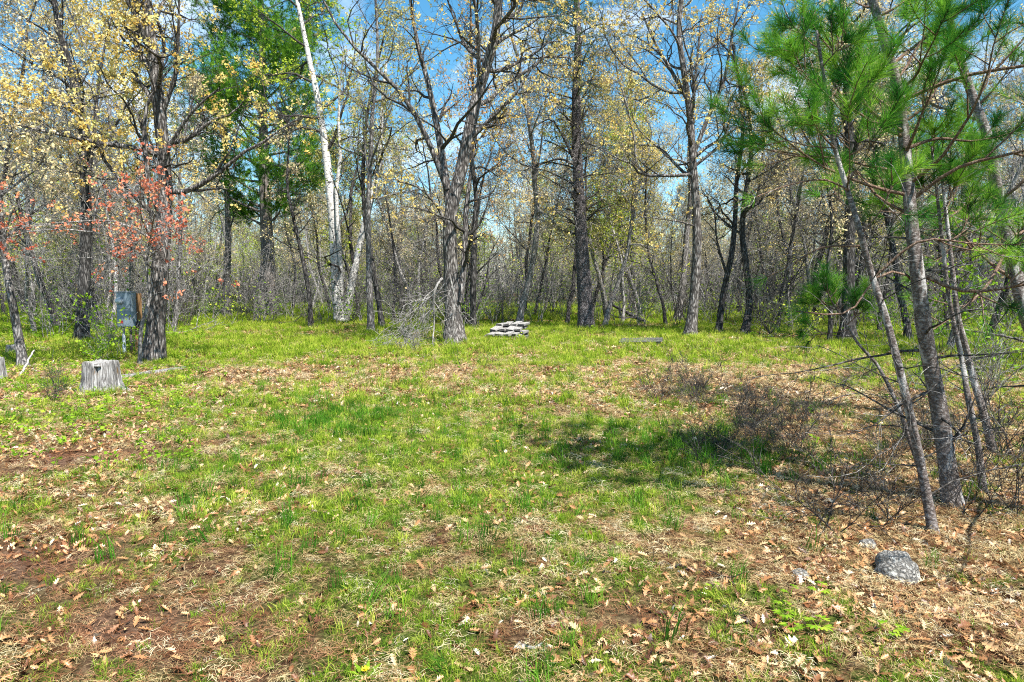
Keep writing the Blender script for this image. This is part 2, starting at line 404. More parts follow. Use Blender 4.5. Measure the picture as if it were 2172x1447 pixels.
# ------------------------------------------------------------------ ground
def blob(x, y, px, py, rx, ry):
    cx, cy = gp(px, py)
    return np.exp(-(((x - cx) / rx) ** 2 + ((y - cy) / ry) ** 2))
def sstep(a, b, v):
    t = np.clip((v - a) / (b - a), 0, 1); return t * t * (3 - 2 * t)
def masks(x, y):
    n1 = fbm(x * 0.7, y * 0.7, 21, 4); n2 = fbm(x * 1.9, y * 1.9, 33, 4); n3 = fbm(x * 0.9 + 5, y * 0.6, 55, 4)
    n4 = fbm(x * 6.0, y * 6.0, 61, 3)
    g = 0.57 + 0.04 * sstep(4.2, 6, y) + 0.9 * (n1 - 0.5) + 1.4 * (n2 - 0.5) + 1.7 * (n4 - 0.5)
    g += 0.12 * sstep(13.0, 16.5, y) + 1.1 * sstep(12, 16, y) * (fbm(x * 0.45 + 3, y * 0.8, 71, 3) - 0.5) - 0.18 * sstep(8, 10, y) * (1 - sstep(12.5, 14.5, y))
    g += 0.8 * blob(x, y, 725, 890, 0.8, 0.9) + 0.4 * blob(x, y, 900, 950, 1.4, 1.3) + 0.5 * blob(x, y, 1480, 945, 1.2, 1.0) + 0.4 * blob(x, y, 430, 730, 3.0, 2.0)
    g += 0.35 * blob(x, y, 1130, 900, 1.6, 2.2) + 0.25 * blob(x, y, 1300, 705, 8, 2.5)
    g -= 0.55 * blob(x, y, 1990, 1180, 1.6, 1.6) + 0.5 * blob(x, y, 1750, 900, 2.2, 2.2) + 0.45 * blob(x, y, 1450, 820, 2.4, 1.6)
    g -= 0.35 * blob(x, y, 100, 950, 2.0, 1.0) + 0.7 * blob(x, y, 140, 975, 1.1, 0.35) + 0.12 * blob(x, y, 200, 1350, 0.9, 0.7) - 0.16 * sstep(0.1, 0.5, -x / np.maximum(y, 1)) * (1 - sstep(6, 9, y)) + 0.35 * blob(x, y, 1350, 1330, 0.55, 0.35)
    g -= 0.3 * blob(x, y, 2000, 1350, 0.9, 0.9) + 0.5 * blob(x, y, 700, 785, 2.2, 0.8)
    lf = 0.3 + 0.7 * (n3 - 0.5) + 0.5 * (n4 - 0.5) + 0.6 * sstep(8.0, 10, y) * (1 - 0.55 * sstep(13.0, 16, y))
    lf += 0.75 * sstep(0.2, 0.55, x / np.maximum(y, 1)) + 0.25 * sstep(0.35, 0.7, -x / np.maximum(y, 1))
    lf += 0.45 * blob(x, y, 130, 930, 1.5, 0.9) + 0.5 * blob(x, y, 1370, 1330, 0.6, 0.4) + 0.35 * blob(x, y, 700, 1350, 1.2, 0.5)
    bare = 0.15 * blob(x, y, 150, 1330, 1.2, 0.9) + blob(x, y, 140, 975, 1.2, 0.4) + blob(x, y, 60, 1200, 0.7, 0.6) + 0.8 * blob(x, y, 330, 1340, 0.7, 0.4) + 0.8 * blob(x, y, 1340, 1320, 0.5, 0.3) + 0.6 * blob(x, y, 700, 785, 1.6, 0.6)
    return np.clip(g, 0, 1), np.clip(lf, 0, 1), np.clip(bare, 0, 1)

def axis(lo, hi, step, far, side_lo, side_hi):
    a = list(np.arange(lo, hi + 1e-6, step)); s = step
    while a[-1] < side_hi: s *= 1.35; a.append(min(a[-1] + s, side_hi))
    s = step; b = [lo]
    while b[-1] > side_lo: s *= 1.35; b.append(max(b[-1] - s, side_lo))
    return np.array(b[1:][::-1] + a)
gx = axis(-15, 15, 0.15, 0, -600, 600); gy = axis(0, 32, 0.15, 0, -200, 1200)
X, Y = np.meshgrid(gx, gy)
Z = hgt(X, Y)
nx, ny = len(gx), len(gy)
ii = np.arange(ny - 1)[:, None] * nx + np.arange(nx - 1)[None, :]
gF = np.stack([ii, ii + 1, ii + nx + 1, ii + nx], -1).reshape(-1, 4)
gG, gL, gB = masks(X.ravel(), Y.ravel())
mgd, n, l = mat('ground_litter')
o_ = n.new('ShaderNodeOutputMaterial'); b_ = n.new('ShaderNodeBsdfPrincipled'); b_.inputs['Roughness'].default_value = 1.0; b_.inputs['Specular IOR Level'].default_value = 0.05
tc = n.new('ShaderNodeTexCoord')
na = n.new('ShaderNodeTexNoise'); na.inputs['Scale'].default_value = 34; na.inputs['Detail'].default_value = 7; na.inputs['Roughness'].default_value = 0.75
nb = n.new('ShaderNodeTexNoise'); nb.inputs['Scale'].default_value = 9; nb.inputs['Detail'].default_value = 6; nb.inputs['Roughness'].default_value = 0.7
r1 = ramp(n, [(0.36, (0.012, 0.008, 0.005)), (0.48, (0.065, 0.038, 0.02)), (0.6, (0.2, 0.125, 0.065)), (0.74, (0.42, 0.31, 0.17))])
r2 = ramp(n, [(0.36, (0.01, 0.018, 0.004)), (0.5, (0.05, 0.075, 0.012)), (0.74, (0.22, 0.25, 0.06))])
r3 = ramp(n, [(0.34, (0.035, 0.02, 0.013)), (0.5, (0.12, 0.068, 0.044)), (0.75, (0.28, 0.18, 0.125))])
ag = n.new('ShaderNodeAttribute'); ag.attribute_name = 'green'
ab = n.new('ShaderNodeAttribute'); ab.attribute_name = 'bare'
m1 = n.new('ShaderNodeMixRGB'); m2 = n.new('ShaderNodeMixRGB')
sm = n.new('ShaderNodeMath'); sm.operation = 'ADD'
rr_ = ramp(n, [(0.72, (0, 0, 0)), (1.08 if False else 1.0, (1, 1, 1))])
for t_ in (na, nb): l.new(tc.outputs['Object'], t_.inputs['Vector'])
l.new(na.outputs['Fac'], r1.inputs['Fac']); l.new(na.outputs['Fac'], r2.inputs['Fac']); l.new(na.outputs['Fac'], r3.inputs['Fac'])
l.new(nb.outputs['Fac'], sm.inputs[0]); l.new(ag.outputs['Fac'], sm.inputs[1]); l.new(sm.outputs[0], rr_.inputs['Fac'])
l.new(rr_.outputs[0], m1.inputs['Fac']); l.new(r1.outputs[0], m1.inputs['Color1']); l.new(r2.outputs[0], m1.inputs['Color2'])
l.new(ab.outputs['Fac'], m2.inputs['Fac']); l.new(m1.outputs[0], m2.inputs['Color1']); l.new(r3.outputs[0], m2.inputs['Color2'])
l.new(m2.outputs[0], b_.inputs['Base Color'])
bp_ = n.new('ShaderNodeBump'); bp_.inputs['Strength'].default_value = 0.9; bp_.inputs['Distance'].default_value = 0.03
l.new(na.outputs['Fac'], bp_.inputs['Height']); l.new(bp_.outputs[0], b_.inputs['Normal']); l.new(b_.outputs[0], o_.inputs['Surface'])
gme = Geo().add(np.stack([X.ravel(), Y.ravel(), Z.ravel()], 1), gF).mesh('ground', mgd)
for nm, arr in (('green', gG), ('bare', gB)):
    a = gme.attributes.new(nm, 'FLOAT', 'POINT'); a.data.foreach_set('value', arr.astype(np.float32))
ground = link('ground', gme, kind='structure')
ground['label'] = 'clearing floor of patchy grass, straw and fallen oak leaves'

# ------------------------------------------------------------------ trees
def on_ground(x, y, sink=0.0): return (float(x), float(y), float(hgt(x, y)) - sink)

def path3(pts, Y, base, rng, dy=0.0):
    out = []
    for k, p in enumerate(pts):
        y = Y + (p[2] if len(p) > 2 else 0.0) + (rng.normal(0, dy) if k else 0)
        q = at(p[0], p[1], y)
        out.append(q - np.array(base))
    return np.array(out)

def oak(name, label, base_px, trunk, width, bark, twig, leaf, seed, limbs=(), nl=14, lmin=0.3, lscale=1.0, leaves=4, lfrac=1.0, L=0.075, W=0.05,
        cat='tree', group=None, ridge=0.12, m2=6, m3=5, m4=4, tb=0.75, lstart=0.0, height=None, drop=0.0, lf2=None, lspread=0.022, cthr=0.46, sides=18, flare=0.7, rtw=0.0045, lbark=None):
    rng = np.random.default_rng(seed)
    bx, by = gp(*base_px); base = on_ground(bx, by, 0.03)
    root = thing(name, label, cat, base, group)
    pts = path3([base_px] + list(trunk), by, (bx, by, 0), rng, 0.08)
    pts[0] = (0, 0, -0.05)
    if height is not None and pts[-1][2] < height:
        e = nrm(pts[-1] - pts[-2]); k = (height - pts[-1][2])
        pts = np.vstack([pts, pts[-1] + np.array([e[0] * 0.6 * k + rng.normal(0, .3), rng.normal(0, .3), k])])
    TP = spline(pts, 46); r0 = width / 2 * by / FPX / CP
    tt = np.linspace(0, 1, 46)
    TR = r0 * np.maximum(1 - tb * tt, 0.1) * (1 + flare * np.exp(-np.maximum(TP[:, 2], 0) / (r0 * 1.6)))
    TP, TR = TP[None], TR[None]
    g = Geo().add(*tubes(TP, TR, sides, ridge, seed))
    link('trunk', g.mesh('trunk', bark), root)
    LP, LR = [], []
    H = TP[0, -1, 2]
    P1, R1 = grow(TP, TR, nl, lmin, 0.98, 1.0, 0.25, lambda t, p: lscale * (0.25 + 0.75 * (1 - (t - lmin) / (1 - lmin))) * H * 0.33, 0.5, 9, 0.20, 0.05 + drop, rng, 0.008)
    LP.append(P1); LR.append(R1)
    for lm in limbs:
        q = spline(path3(lm['p'], by, (bx, by, 0), rng, 0.0) + np.array([0, 0, 0]), 9)
        dd = np.linspace(0, 1, 9) * lm.get('dy', 0.0); q[:, 1] += dd
        rw = lm['w'] * 0.43 * by / FPX
        LP.append(q[None]); LR.append((rw * (1 - 0.7 * np.linspace(0, 1, 9)))[None])
    P1 = np.concatenate(LP); R1 = np.concatenate(LR)
    for k in range(len(P1)):
        link('limb', Geo().add(*tubes(P1[k:k + 1], R1[k:k + 1], 7)).mesh('limb', (bark if R1[k, 0] > 0.03 else twig) if (lbark is None or k >= nl) else M[lbark]), root)
    P2, R2 = grow(P1, R1, m2, 0.15, 1.0, 0.85, 0.3, lambda t, p: p * 0.5 * (1.1 - 0.5 * t), 0.6, 7, 0.27, 0.04 + drop * 0.6, rng, 0.006)
    P3, R3 = grow(P2, R2, m3, 0.1, 1.0, 0.85, 0.3, lambda t, p: 0.18 + p * 0.4 * (1.1 - 0.5 * t), 0.65, 5, 0.3, 0.03, rng, rtw)
    P4, R4 = grow(P3, R3, m4, 0.15, 1.0, 0.8, 0.3, lambda t, p: 0.08 + p * 0.35, 0.7, 3, 0.3, 0.03, rng, rtw * 0.75)
    g = Geo().add(*tubes(P2, R2, 5)).add(*tubes(P3, R3, 3)).add(*tubes(P4, R4, 3))
    link('branches', g.mesh('branches', twig), root)
    if leaf is not None and leaves:
        g = Geo()
        cl = None
        if lf2 is not None:
            cl = lambda q: rng.random(len(q)) < np.clip(lf2(q + np.array(base)), 0, 1)
        cs = rng.random(3) * 50
        def clumpy(q):
            k = fbm((q[:, 0] + cs[0]) * 0.9, (q[:, 1] + q[:, 2] + cs[1]) * 0.9, seed, 2) > cthr
            return k if cl is None else k & cl(q)
        add_leaves(g, P4, rng, leaves, L, W * 0.8, lspread, 0.35, 0.75, lfrac, clumpy)
        link('foliage', g.mesh('foliage', leaf), root)
    return root

# shaggy oak beside the meter
oak('oak_tree', 'shaggy thick oak trunk right beside the grey utility box', (325, 765), [(333, 660), (341, 550), (350, 430), (346, 310), (334, 190), (320, 80), (308, -30)], 37,
    M['oak'], M['twig'], M['gold'], 101, nl=17, lmin=0.28, lscale=0.9, leaves=14, cthr=0.41, L=0.06, W=0.05, lspread=0.035, lf2=lambda q: np.where(q[:, 0] < -7.15, 1.0, 0.3), height=10.5, ridge=0.22, sides=26,
    limbs=[dict(p=[(348, 400), (362, 330), (400, 280), (445, 238), (500, 205)], w=13, dy=-0.8), dict(p=[(345, 470), (290, 400), (255, 340), (240, 280), (180, 220)], w=12, dy=-1.2),
           dict(p=[(328, 150), (280, 90), (268, 20), (250, -60)], w=20, dy=0.6), dict(p=[(340, 250), (385, 150), (400, 60), (410, -20)], w=12, dy=-0.6)])
oak('oak_tree', 'dark double-stemmed tree standing left of the utility box', (172, 724), [(177, 640), (181, 540), (184, 450), (178, 360), (172, 240), (150, 150), (122, 40), (110, -30)], 25,
    M['oak_dark'], M['twig'], M['tan'], 102, nl=16, lmin=0.35, lscale=0.95, leaves=3, height=12, lfrac=0.7,
    limbs=[dict(p=[(184, 400), (192, 300), (195, 200), (205, 90), (225, -20)], w=11, dy=0.5), dict(p=[(180, 430), (150, 360), (120, 300), (60, 260)], w=8, dy=-0.4)])
oak('oak_tree', 'thin bowed tree leaning left beside the broken white branch', (50, 775), [(36, 690), (22, 610), (9, 530), (0, 450), (-8, 350), (-20, 240)], 18,
    M['grey'], M['twig_grey'], M['tan'], 103, nl=12, lmin=0.3, lscale=0.8, leaves=4, height=8,
    limbs=[dict(p=[(8, 500), (40, 440), (100, 400), (140, 350)], w=5, dy=-0.5)])
# big forked oak in the middle
oak('oak_tree', 'big forked oak with dead boughs hanging beside its trunk', (965, 729), [(960, 650), (956, 560), (955, 460), (968, 400), (985, 330), (1003, 240), (1025, 160), (1048, 80), (1060, -40)], 34,
    M['oak'], M['twig'], M['gold'], 104, nl=16, lmin=0.45, lscale=1.0, leaves=7, height=14, ridge=0.16, sides=24, m2=7,
    limbs=[dict(p=[(955, 450), (940, 350), (922, 250), (905, 170), (880, 80), (860, -30)], w=22, dy=0.8), dict(p=[(948, 400), (905, 290), (860, 210), (800, 150), (740, 90), (700, 20)], w=15, dy=-0.8),
           dict(p=[(990, 300), (1050, 245), (1100, 195), (1135, 140)], w=13, dy=-0.5), dict(p=[(1020, 175), (1060, 80), (1110, 50), (1150, 20)], w=13, dy=0.4),
           dict(p=[(955, 500), (930, 440), (890, 400), (850, 390)], w=9, dy=-0.6), dict(p=[(975, 640), (985, 540), (987, 440), (1000, 340), (1010, 260)], w=20, dy=0.5)])
oak('oak_tree', 'slim dark trunk between the forked oak and the board stack', (1003, 700), [(1004, 600), (1007, 500), (1010, 420), (1000, 330), (1005, 240), (1000, 120)], 14,
    M['oak_dark'], M['twig'], M['orange'], 105, nl=14, lmin=0.4, lscale=0.75, leaves=4, height=12, limbs=[dict(p=[(1010, 660), (1030, 600), (1040, 540), (1060, 500)], w=6, dy=0.3)])
oak('oak_tree', 'tall slim oak left of the grey slatted pallet', (1463, 716), [(1471, 640), (1478, 540), (1476, 430), (1470, 340), (1464, 250), (1452, 160), (1440, 60), (1450, -40)], 22,
    M['oak'], M['twig'], M['gold'], 106, nl=18, lmin=0.35, lscale=1.05, leaves=8, height=13, ridge=0.12,
    limbs=[dict(p=[(1470, 330), (1500, 250), (1530, 180), (1545, 90), (1560, 0)], w=12, dy=-0.4), dict(p=[(1458, 210), (1420, 130), (1395, 80), (1370, 10)], w=11, dy=0.6),
           dict(p=[(1478, 480), (1440, 470), (1390, 465), (1340, 460)], w=5, dy=-0.5), dict(p=[(1475, 350), (1540, 290), (1550, 250), (1620, 120)], w=8, dy=0.3)])
oak('oak_tree', 'slanting dark tree with a low fork behind the slim oak', (1523, 710), [(1535, 620), (1552, 540), (1560, 450), (1563, 380), (1575, 300), (1570, 200)], 14,
    M['oak_dark'], M['twig'], M['tan'], 107, nl=14, lmin=0.35, lscale=0.8, leaves=3, height=10, lfrac=0.7,
    limbs=[dict(p=[(1540, 580), (1522, 510), (1515, 440), (1490, 400)], w=7, dy=0.2)])
oak('oak_tree', 'short curved black trunk right of the forked slanting tree', (1578, 712), [(1590, 640), (1582, 560), (1574, 490), (1580, 420), (1592, 340), (1588, 240)], 16,
    M['oak_dark'], M['twig'], M['tan'], 108, nl=14, lmin=0.35, lscale=0.75, leaves=3, height=9, lfrac=0.5)
oak('oak_tree', 'leaning grey trunk deeper behind the tall slim oak', (1437, 680), [(1449, 590), (1457, 490), (1465, 410), (1462, 330), (1470, 220)], 15,
    M['grey'], M['twig_grey'], M['tan'], 109, nl=12, lmin=0.45, lscale=0.7, leaves=3, height=14)
oak('oak_tree', 'thick black trunk with spreading roots behind the red pines', (1797, 724), [(1799, 640), (1801, 540), (1804, 430), (1802, 300), (1796, 170), (1790, 40), (1785, -40)], 26,
    M['oak_dark'], M['twig'], M['tan'], 110, nl=18, lmin=0.35, lscale=1.0, leaves=4, height=13, flare=1.3)
oak('oak_tree', 'thin crooked stem close beside the thick black trunk', (1760, 724), [(1762, 640), (1757, 560), (1765, 470), (1755, 380)], 10,
    M['oak_dark'], M['twig'], M['tan'], 111, nl=10, lmin=0.3, lscale=0.7, leaves=3, height=8)
oak('oak_tree', 'straight pale grey stem between the birch and the forked oak', (787, 705), [(784, 620), (782, 520), (781, 430), (786, 340), (790, 240), (800, 130)], 14,
    M['grey'], M['twig_grey'], M['olive'], 112, nl=14, lmin=0.35, lscale=0.75, leaves=4, height=13)
oak('oak_tree', 'dark thin trunk leaning left behind the straight pale stem', (812, 698), [(800, 620), (788, 550), (775, 470), (770, 380), (775, 280)], 12,
    M['oak_dark'], M['twig'], M['olive'], 113, nl=12, lmin=0.4, lscale=0.7, leaves=4, height=12)
oak('oak_tree', 'narrow dark stem with a broken side branch left of the birch', (660, 697), [(655, 620), (640, 540), (622, 460), (610, 400), (612, 320)], 11,
    M['oak_dark'], M['twig'], M['tan'], 114, nl=12, lmin=0.35, lscale=0.6, leaves=2, height=8)
oak('oak_tree', 'pale dappled trunk between the shaggy oak and white pine', (480, 672), [(481, 590), (484, 500), (482, 420), (478, 320), (480, 200)], 17,
    M['grey'], M['twig_grey'], M['tan'], 115, nl=8, lmin=0.3, lscale=0.4, leaves=2, height=14)
oak('oak_tree', 'small leaning grey tree just right of the shaggy oak', (368, 702), [(376, 640), (380, 560), (383, 480), (380, 400), (390, 300)], 10,
    M['grey'], M['twig_grey'], M['tan'], 116, nl=12, lmin=0.35, lscale=0.7, leaves=3, height=9)
oak('oak_tree', 'pale stem standing deep behind the jack pine on its right', (1345, 672), [(1343, 580), (1341, 480), (1345, 380), (1340, 260)], 13,
    M['grey'], M['twig_grey'], M['tan'], 117, nl=12, lmin=0.4, lscale=0.7, leaves=3, height=14)
# red-leaved small oak reaching across left
oak('red_leaved_sapling', 'low crooked sapling with orange-red young leaves before the shaggy oak', (296, 772), [(300, 690), (318, 620), (310, 560), (318, 500), (300, 440), (290, 390)], 9,
    M['twig_grey'], M['twig_grey'], M['red'], 120, nl=3, lmin=0.5, lscale=0.5, leaves=6, L=0.07, W=0.055, height=3, m2=8, m3=4, m4=3, lspread=0.03, sides=8, flare=0.3,
    limbs=[dict(p=[(312, 545), (270, 505), (210, 490), (150, 495), (85, 530)], w=5, dy=-1.6), dict(p=[(315, 520), (350, 490), (385, 460), (420, 440)], w=5, dy=-1.5),
           dict(p=[(318, 500), (270, 470), (200, 470), (130, 480), (70, 490)], w=5, dy=-1.0), dict(p=[(318, 540), (370, 520), (410, 535), (470, 560)], w=4, dy=-1.2), dict(p=[(318, 500), (330, 460), (350, 440), (400, 400)], w=4, dy=-1.8)])
# birch clump
oak('birch_tree', 'white birch clump of three slim leaning stems with lime leaves', (722, 684), [(714, 600), (708, 500), (702, 420), (692, 330), (674, 210), (655, 120), (630, 0), (616, -60)], 24,
    M['birch'], M['twig'], M['lime'], 130, nl=16, lmin=0.4, lscale=0.75, leaves=6, L=0.09, W=0.08, height=18, ridge=0.04, flare=0.25, tb=0.87, lbark='twig',
    limbs=[dict(p=[(732, 678), (746, 600), (764, 500), (788, 410), (802, 330), (806, 220), (815, 120)], w=21, dy=0.5, white=1), dict(p=[(722, 675), (724, 560), (718, 470), (716, 400), (726, 330), (722, 240), (735, 120)], w=14, dy=-0.5, white=1)])

# ---- big white pine
def white_pine():
    rng = np.random.default_rng(140)
    bx, by = gp(562, 672); base = on_ground(bx, by, 0.03)
    root = thing('white_pine', 'big white pine with dense bright green crown behind the birch', 'tree', base)
    pts = path3([(570, 668), (569, 600), (566, 500), (562, 400), (558, 250), (556, 100), (552, -60)], by, (bx, by, 0), rng, 0.05); pts[0] = (0, 0, -0.05)
    TP = spline(pts, 40)[None]; r0 = 0.40
    TR = (r0 * (1 - 0.75 * np.linspace(0, 1, 40)) * (1 + 0.35 * np.exp(-np.maximum(TP[0, :, 2], 0) / 0.5)))[None]
    link('trunk', Geo().add(*tubes(TP, TR, 18, 0.12, 4)).mesh('trunk', M['wpine']), root)
    P1, R1 = grow(TP, TR, 70, 0.27, 1.0, 1.35, 0.12, lambda t, p: 4.4 * (1.08 - 0.45 * t) * np.where(t < 0.36, 0.7, 1.0), 0.28, 8, 0.06, 0.05, rng, 0.02)
    for k in range(len(P1)):
        b = link('bough', Geo().add(*tubes(P1[k:k + 1], R1[k:k + 1], 6)).mesh('bough', M['wpine']), root)
        P2, R2 = grow(P1[k:k + 1], R1[k:k + 1], 15, 0.25, 1.0, 0.85, 0.25, lambda t, p: 0.35 + p * 0.26 * (1.2 - 0.6 * t), 0.5, 4, 0.1, 0.10, rng, 0.006)
        P3, R3 = grow(P2, R2, 6, 0.2, 1.0, 0.7, 0.2, lambda t, p: 0.14 + p * 0.4, 0.6, 3, 0.1, 0.12, rng, 0.005)
        g = Geo()
        needles(g, P3, rng, 34, 0.22, 0.022, 0.9, 0.1, up=0.35)
        link('needles', g.mesh('needles', M['needle_white']), b)
white_pine()

# ---- dark jack pine in the middle
def jack_pine():
    rng = np.random.default_rng(150)
    bx, by = gp(1243, 696); base = on_ground(bx, by, 0.03)
    root = thing('jack_pine', 'dark scaly jack pine with drooping dead branches in mid-clearing', 'tree', base)
    pts = path3([(1243, 696), (1239, 600), (1233, 500), (1228, 400), (1223, 300), (1222, 200), (1226, 100), (1222, -40)], by, (bx, by, 0), rng, 0.05); pts[0] = (0, 0, -0.05)
    TP = spline(pts, 60)[None]; r0 = 0.29
    TR = (r0 * (1 - 0.68 * np.linspace(0, 1, 60)) * (1 + 0.35 * np.exp(-np.maximum(TP[0, :, 2], 0) / 0.4)))[None]
    link('trunk', Geo().add(*tubes(TP, TR, 26, 0.12, 9, 5.0)).mesh('trunk', M['jack']), root)
    P1, R1 = grow(TP, TR, 46, 0.28, 1.0, 1.25, 0.25, lambda t, p: 2.6 * (0.5 + 0.6 * t), 0.22, 9, 0.12, 0.10, rng, 0.012, droop=-0.22)
    ex = [[(1233, 480), (1245, 440), (1258, 432), (1280, 420)], [(1226, 450), (1200, 440), (1175, 432)], [(1220, 345), (1195, 290), (1165, 250), (1130, 270)], [(1222, 350), (1190, 335), (1150, 345), (1110, 360)]]
    ep = np.stack([spline(path3(q, by, (bx, by, 0), rng), 9) for q in ex]); er = np.array([0.07, 0.04, 0.06, 0.05])[:, None] * (1 - 0.7 * np.linspace(0, 1, 9))[None]
    P1 = np.concatenate([P1, ep]); R1 = np.concatenate([R1, er])
    for k in range(len(P1)):
        b = link('bough', Geo().add(*tubes(P1[k:k + 1], R1[k:k + 1], 6)).mesh('bough', M['twig']), root)
        P2, R2 = grow(P1[k:k + 1], R1[k:k + 1], 12, 0.12, 1.0, 0.85, 0.3, lambda t, p: 0.25 + p * 0.28, 0.5, 6, 0.22, -0.10, rng, 0.007)
        P3, R3 = grow(P2, R2, 5, 0.1, 1.0, 0.8, 0.3, lambda t, p: 0.12 + p * 0.4, 0.7, 4, 0.28, -0.06, rng, 0.006)
        link('twigs', Geo().add(*tubes(P2, R2, 4)).add(*tubes(P3, R3, 3)).mesh('twigs', M['twig'] if k % 3 else M['twig_grey']), b)
        z = P1[k, 0, 2]
        if z > 8.5 or k in (5, 11, 48):
            g = Geo(); needles(g, P3[:: (1 if z > 10 else 2)], rng, 26, 0.10, 0.012, 0.7, 0.2)
            link('needles', g.mesh('needles', M['needle_jack'] if z > 8 else M['needle_white']), b)
jack_pine()

# ---- young red pines on the right
CONE = None
def red_pine(label, base_px, trunk, width, seed, nb, t0, blen, extra=(), low=0, height=None, per=135, alive_z=1.5, Yb=None):
    rng = np.random.default_rng(seed)
    if Yb is None: bx, by = gp(*base_px)
    else:
        q = at(base_px[0], base_px[1], Yb); bx, by = q[0], Yb
    base = on_ground(bx, by, 0.02)
    root = thing('red_pine', label, 'tree', base)
    pts = path3([base_px] + list(trunk), by, (bx, by, 0), rng, 0.03); pts[0] = (0, 0, -0.05)
    if height and pts[-1][2] < height:
        e = pts[-1] - pts[-2]; e = e / e[2]
        pts = np.vstack([pts, pts[-1] + e * 0.8 * (height - pts[-1][2])])
    NN = 56
    TP = spline(pts, NN)[None]; r0 = width / 2 * by / FPX
    TR = (r0 * (1 - 0.72 * np.linspace(0, 1, NN)) * (1 + 0.3 * np.exp(-np.maximum(TP[0, :, 2], 0) / 0.12)))[None]
    link('trunk', Geo().add(*tubes(TP, TR, 18, 0.09, seed, 4.0)).mesh('trunk', M['rpine']), root)
    if low:                                            # bare dead lower branches
        P1, R1 = grow(TP, TR, low, 0.08, max(t0, 0.2), 1.35, 0.2, lambda t, p: 0.45 + 0.6 * rng.random(t.shape), 0.22, 9, 0.12, -0.02, rng, 0.004)
        for k in range(low):
            b = link('dead_branch', Geo().add(*tubes(P1[k:k + 1], R1[k:k + 1], 5)).mesh('dead_branch', M['twig']), root)
            P2, R2 = grow(P1[k:k + 1], R1[k:k + 1], 5, 0.3, 1.0, 0.8, 0.3, lambda t, p: 0.1 + p * 0.3, 0.6, 5, 0.2, 0, rng, 0.0018)
            link('twigs', Geo().add(*tubes(P2, R2, 3)).mesh('twigs', M['twig_grey']), b)
    P1, R1 = grow(TP, TR, nb, t0, 0.99, 1.15, 0.18, lambda t, p: blen * (1.15 - 0.75 * (t - t0) / (1 - t0)), 0.34, 10, 0.09, 0.03, rng, 0.005, droop=0.06)
    if extra:
        ep, er = [], []
        for q, w, dy, *_b in extra:
            c = spline(path3(q, by, (bx, by, 0), rng), 10); c[:, 1] += np.linspace(0, 1, 10) * dy
            ep.append(c); er.append(w / 2 * by / FPX * (1 - 0.65 * np.linspace(0, 1, 10)))
        P1 = np.concatenate([P1, np.stack(ep)]); R1 = np.concatenate([R1, np.stack(er)])
    bare_ = [False] * nb + [len(e) > 3 for e in extra]
    for k in range(len(P1)):
        b = link('bough', Geo().add(*tubes(P1[k:k + 1], R1[k:k + 1], 6)).mesh('bough', M['twig_pine']), root)
        if bare_[k]:                                        # a bare bough: twigs only and one tuft at its end
            P2, R2 = grow(P1[k:k + 1], R1[k:k + 1], 9, 0.25, 1.0, 0.8, 0.25, lambda t, p: 0.1 + p * 0.16, 0.6, 5, 0.18, 0.0, rng, 0.002)
            link('twigs', Geo().add(*tubes(P2, R2, 4)).mesh('twigs', M['twig_grey']), b)
            g = Geo(); needles(g, P1[k:k + 1, -3:], rng, per // 2, 0.12, 0.0024, 0.75, 0.5, up=0.08)
            link('needles', g.mesh('needles', M['needle_red']), b)
            continue
        P2, R2 = grow(P1[k:k + 1], R1[k:k + 1], 6, 0.4, 1.0, 0.75, 0.2, lambda t, p: 0.16 + p * 0.22 * (1.3 - 0.7 * t), 0.7, 6, 0.1, 0.10, rng, 0.004, taper=0.4)
        # the bough's own tip is a shoot as well
        tipP = P1[k:k + 1, -4:]; tipR = R1[k:k + 1, -4:]
        link('shoots', Geo().add(*tubes(P2, R2, 5)).mesh('shoots', M['twig_pine']), b)
        g = Geo()
        needles(g, P2, rng, per, 0.14, 0.0026, 0.75, 0.5, up=0.08)
        needles(g, tipP, rng, int(per * 1.2), 0.145, 0.0026, 0.75, 0.45, up=0.08)
        link('needles', g.mesh('needles', M['needle_red']), b)
    return root
red_pine('thicker straight red pine of the foreground pair on the right', (2025, 1062), [(1992, 850), (1962, 690), (1946, 560), (1930, 410), (1916, 260), (1902, 160), (1880, 80), (1850, -20), (1825, -110)], 38, 201, 26, 0.5, 1.0,
         extra=[([(1945, 560), (2010, 600), (2090, 590), (2170, 560)], 9, -0.5), ([(1930, 410), (1990, 350), (2070, 330), (2150, 300)], 9, -0.7), ([(1915, 260), (1840, 230), (1780, 170), (1700, 70)], 8, -0.3), ([(1905, 200), (1990, 170), (2080, 170), (2190, 150)], 9, -0.9),
                ([(1893, 120), (1960, 70), (2040, 20), (2120, 10)], 8, 0.4), ([(1935, 440), (1880, 400), (1840, 330), (1770, 280)], 7, 0.3), ([(1950, 590), (1900, 560), (1850, 570), (1780, 640), (1640, 640)], 6, -0.3, 1), ([(1918, 300), (2010, 270), (2100, 270), (2190, 250)], 8, 0.3)],
         low=14, height=4.7, per=190)
red_pine('slender leaning red pine nearest the viewer on the right', (1986, 1116), [(1958, 985), (1918, 800), (1882, 660), (1850, 560), (1820, 450), (1795, 370), (1770, 285), (1757, 200)], 21, 202, 10, 0.6, 0.55,
         extra=[([(1800, 380), (1740, 360), (1700, 365), (1560, 410)], 5, -0.2, 1), ([(1855, 565), (1930, 490), (2010, 500), (2100, 505)], 6, -0.4), ([(1770, 290), (1730, 270), (1690, 240)], 5, -0.2), ([(1830, 500), (1760, 500), (1700, 540), (1640, 575)], 5, 0.3, 1)], low=14, height=3.4)
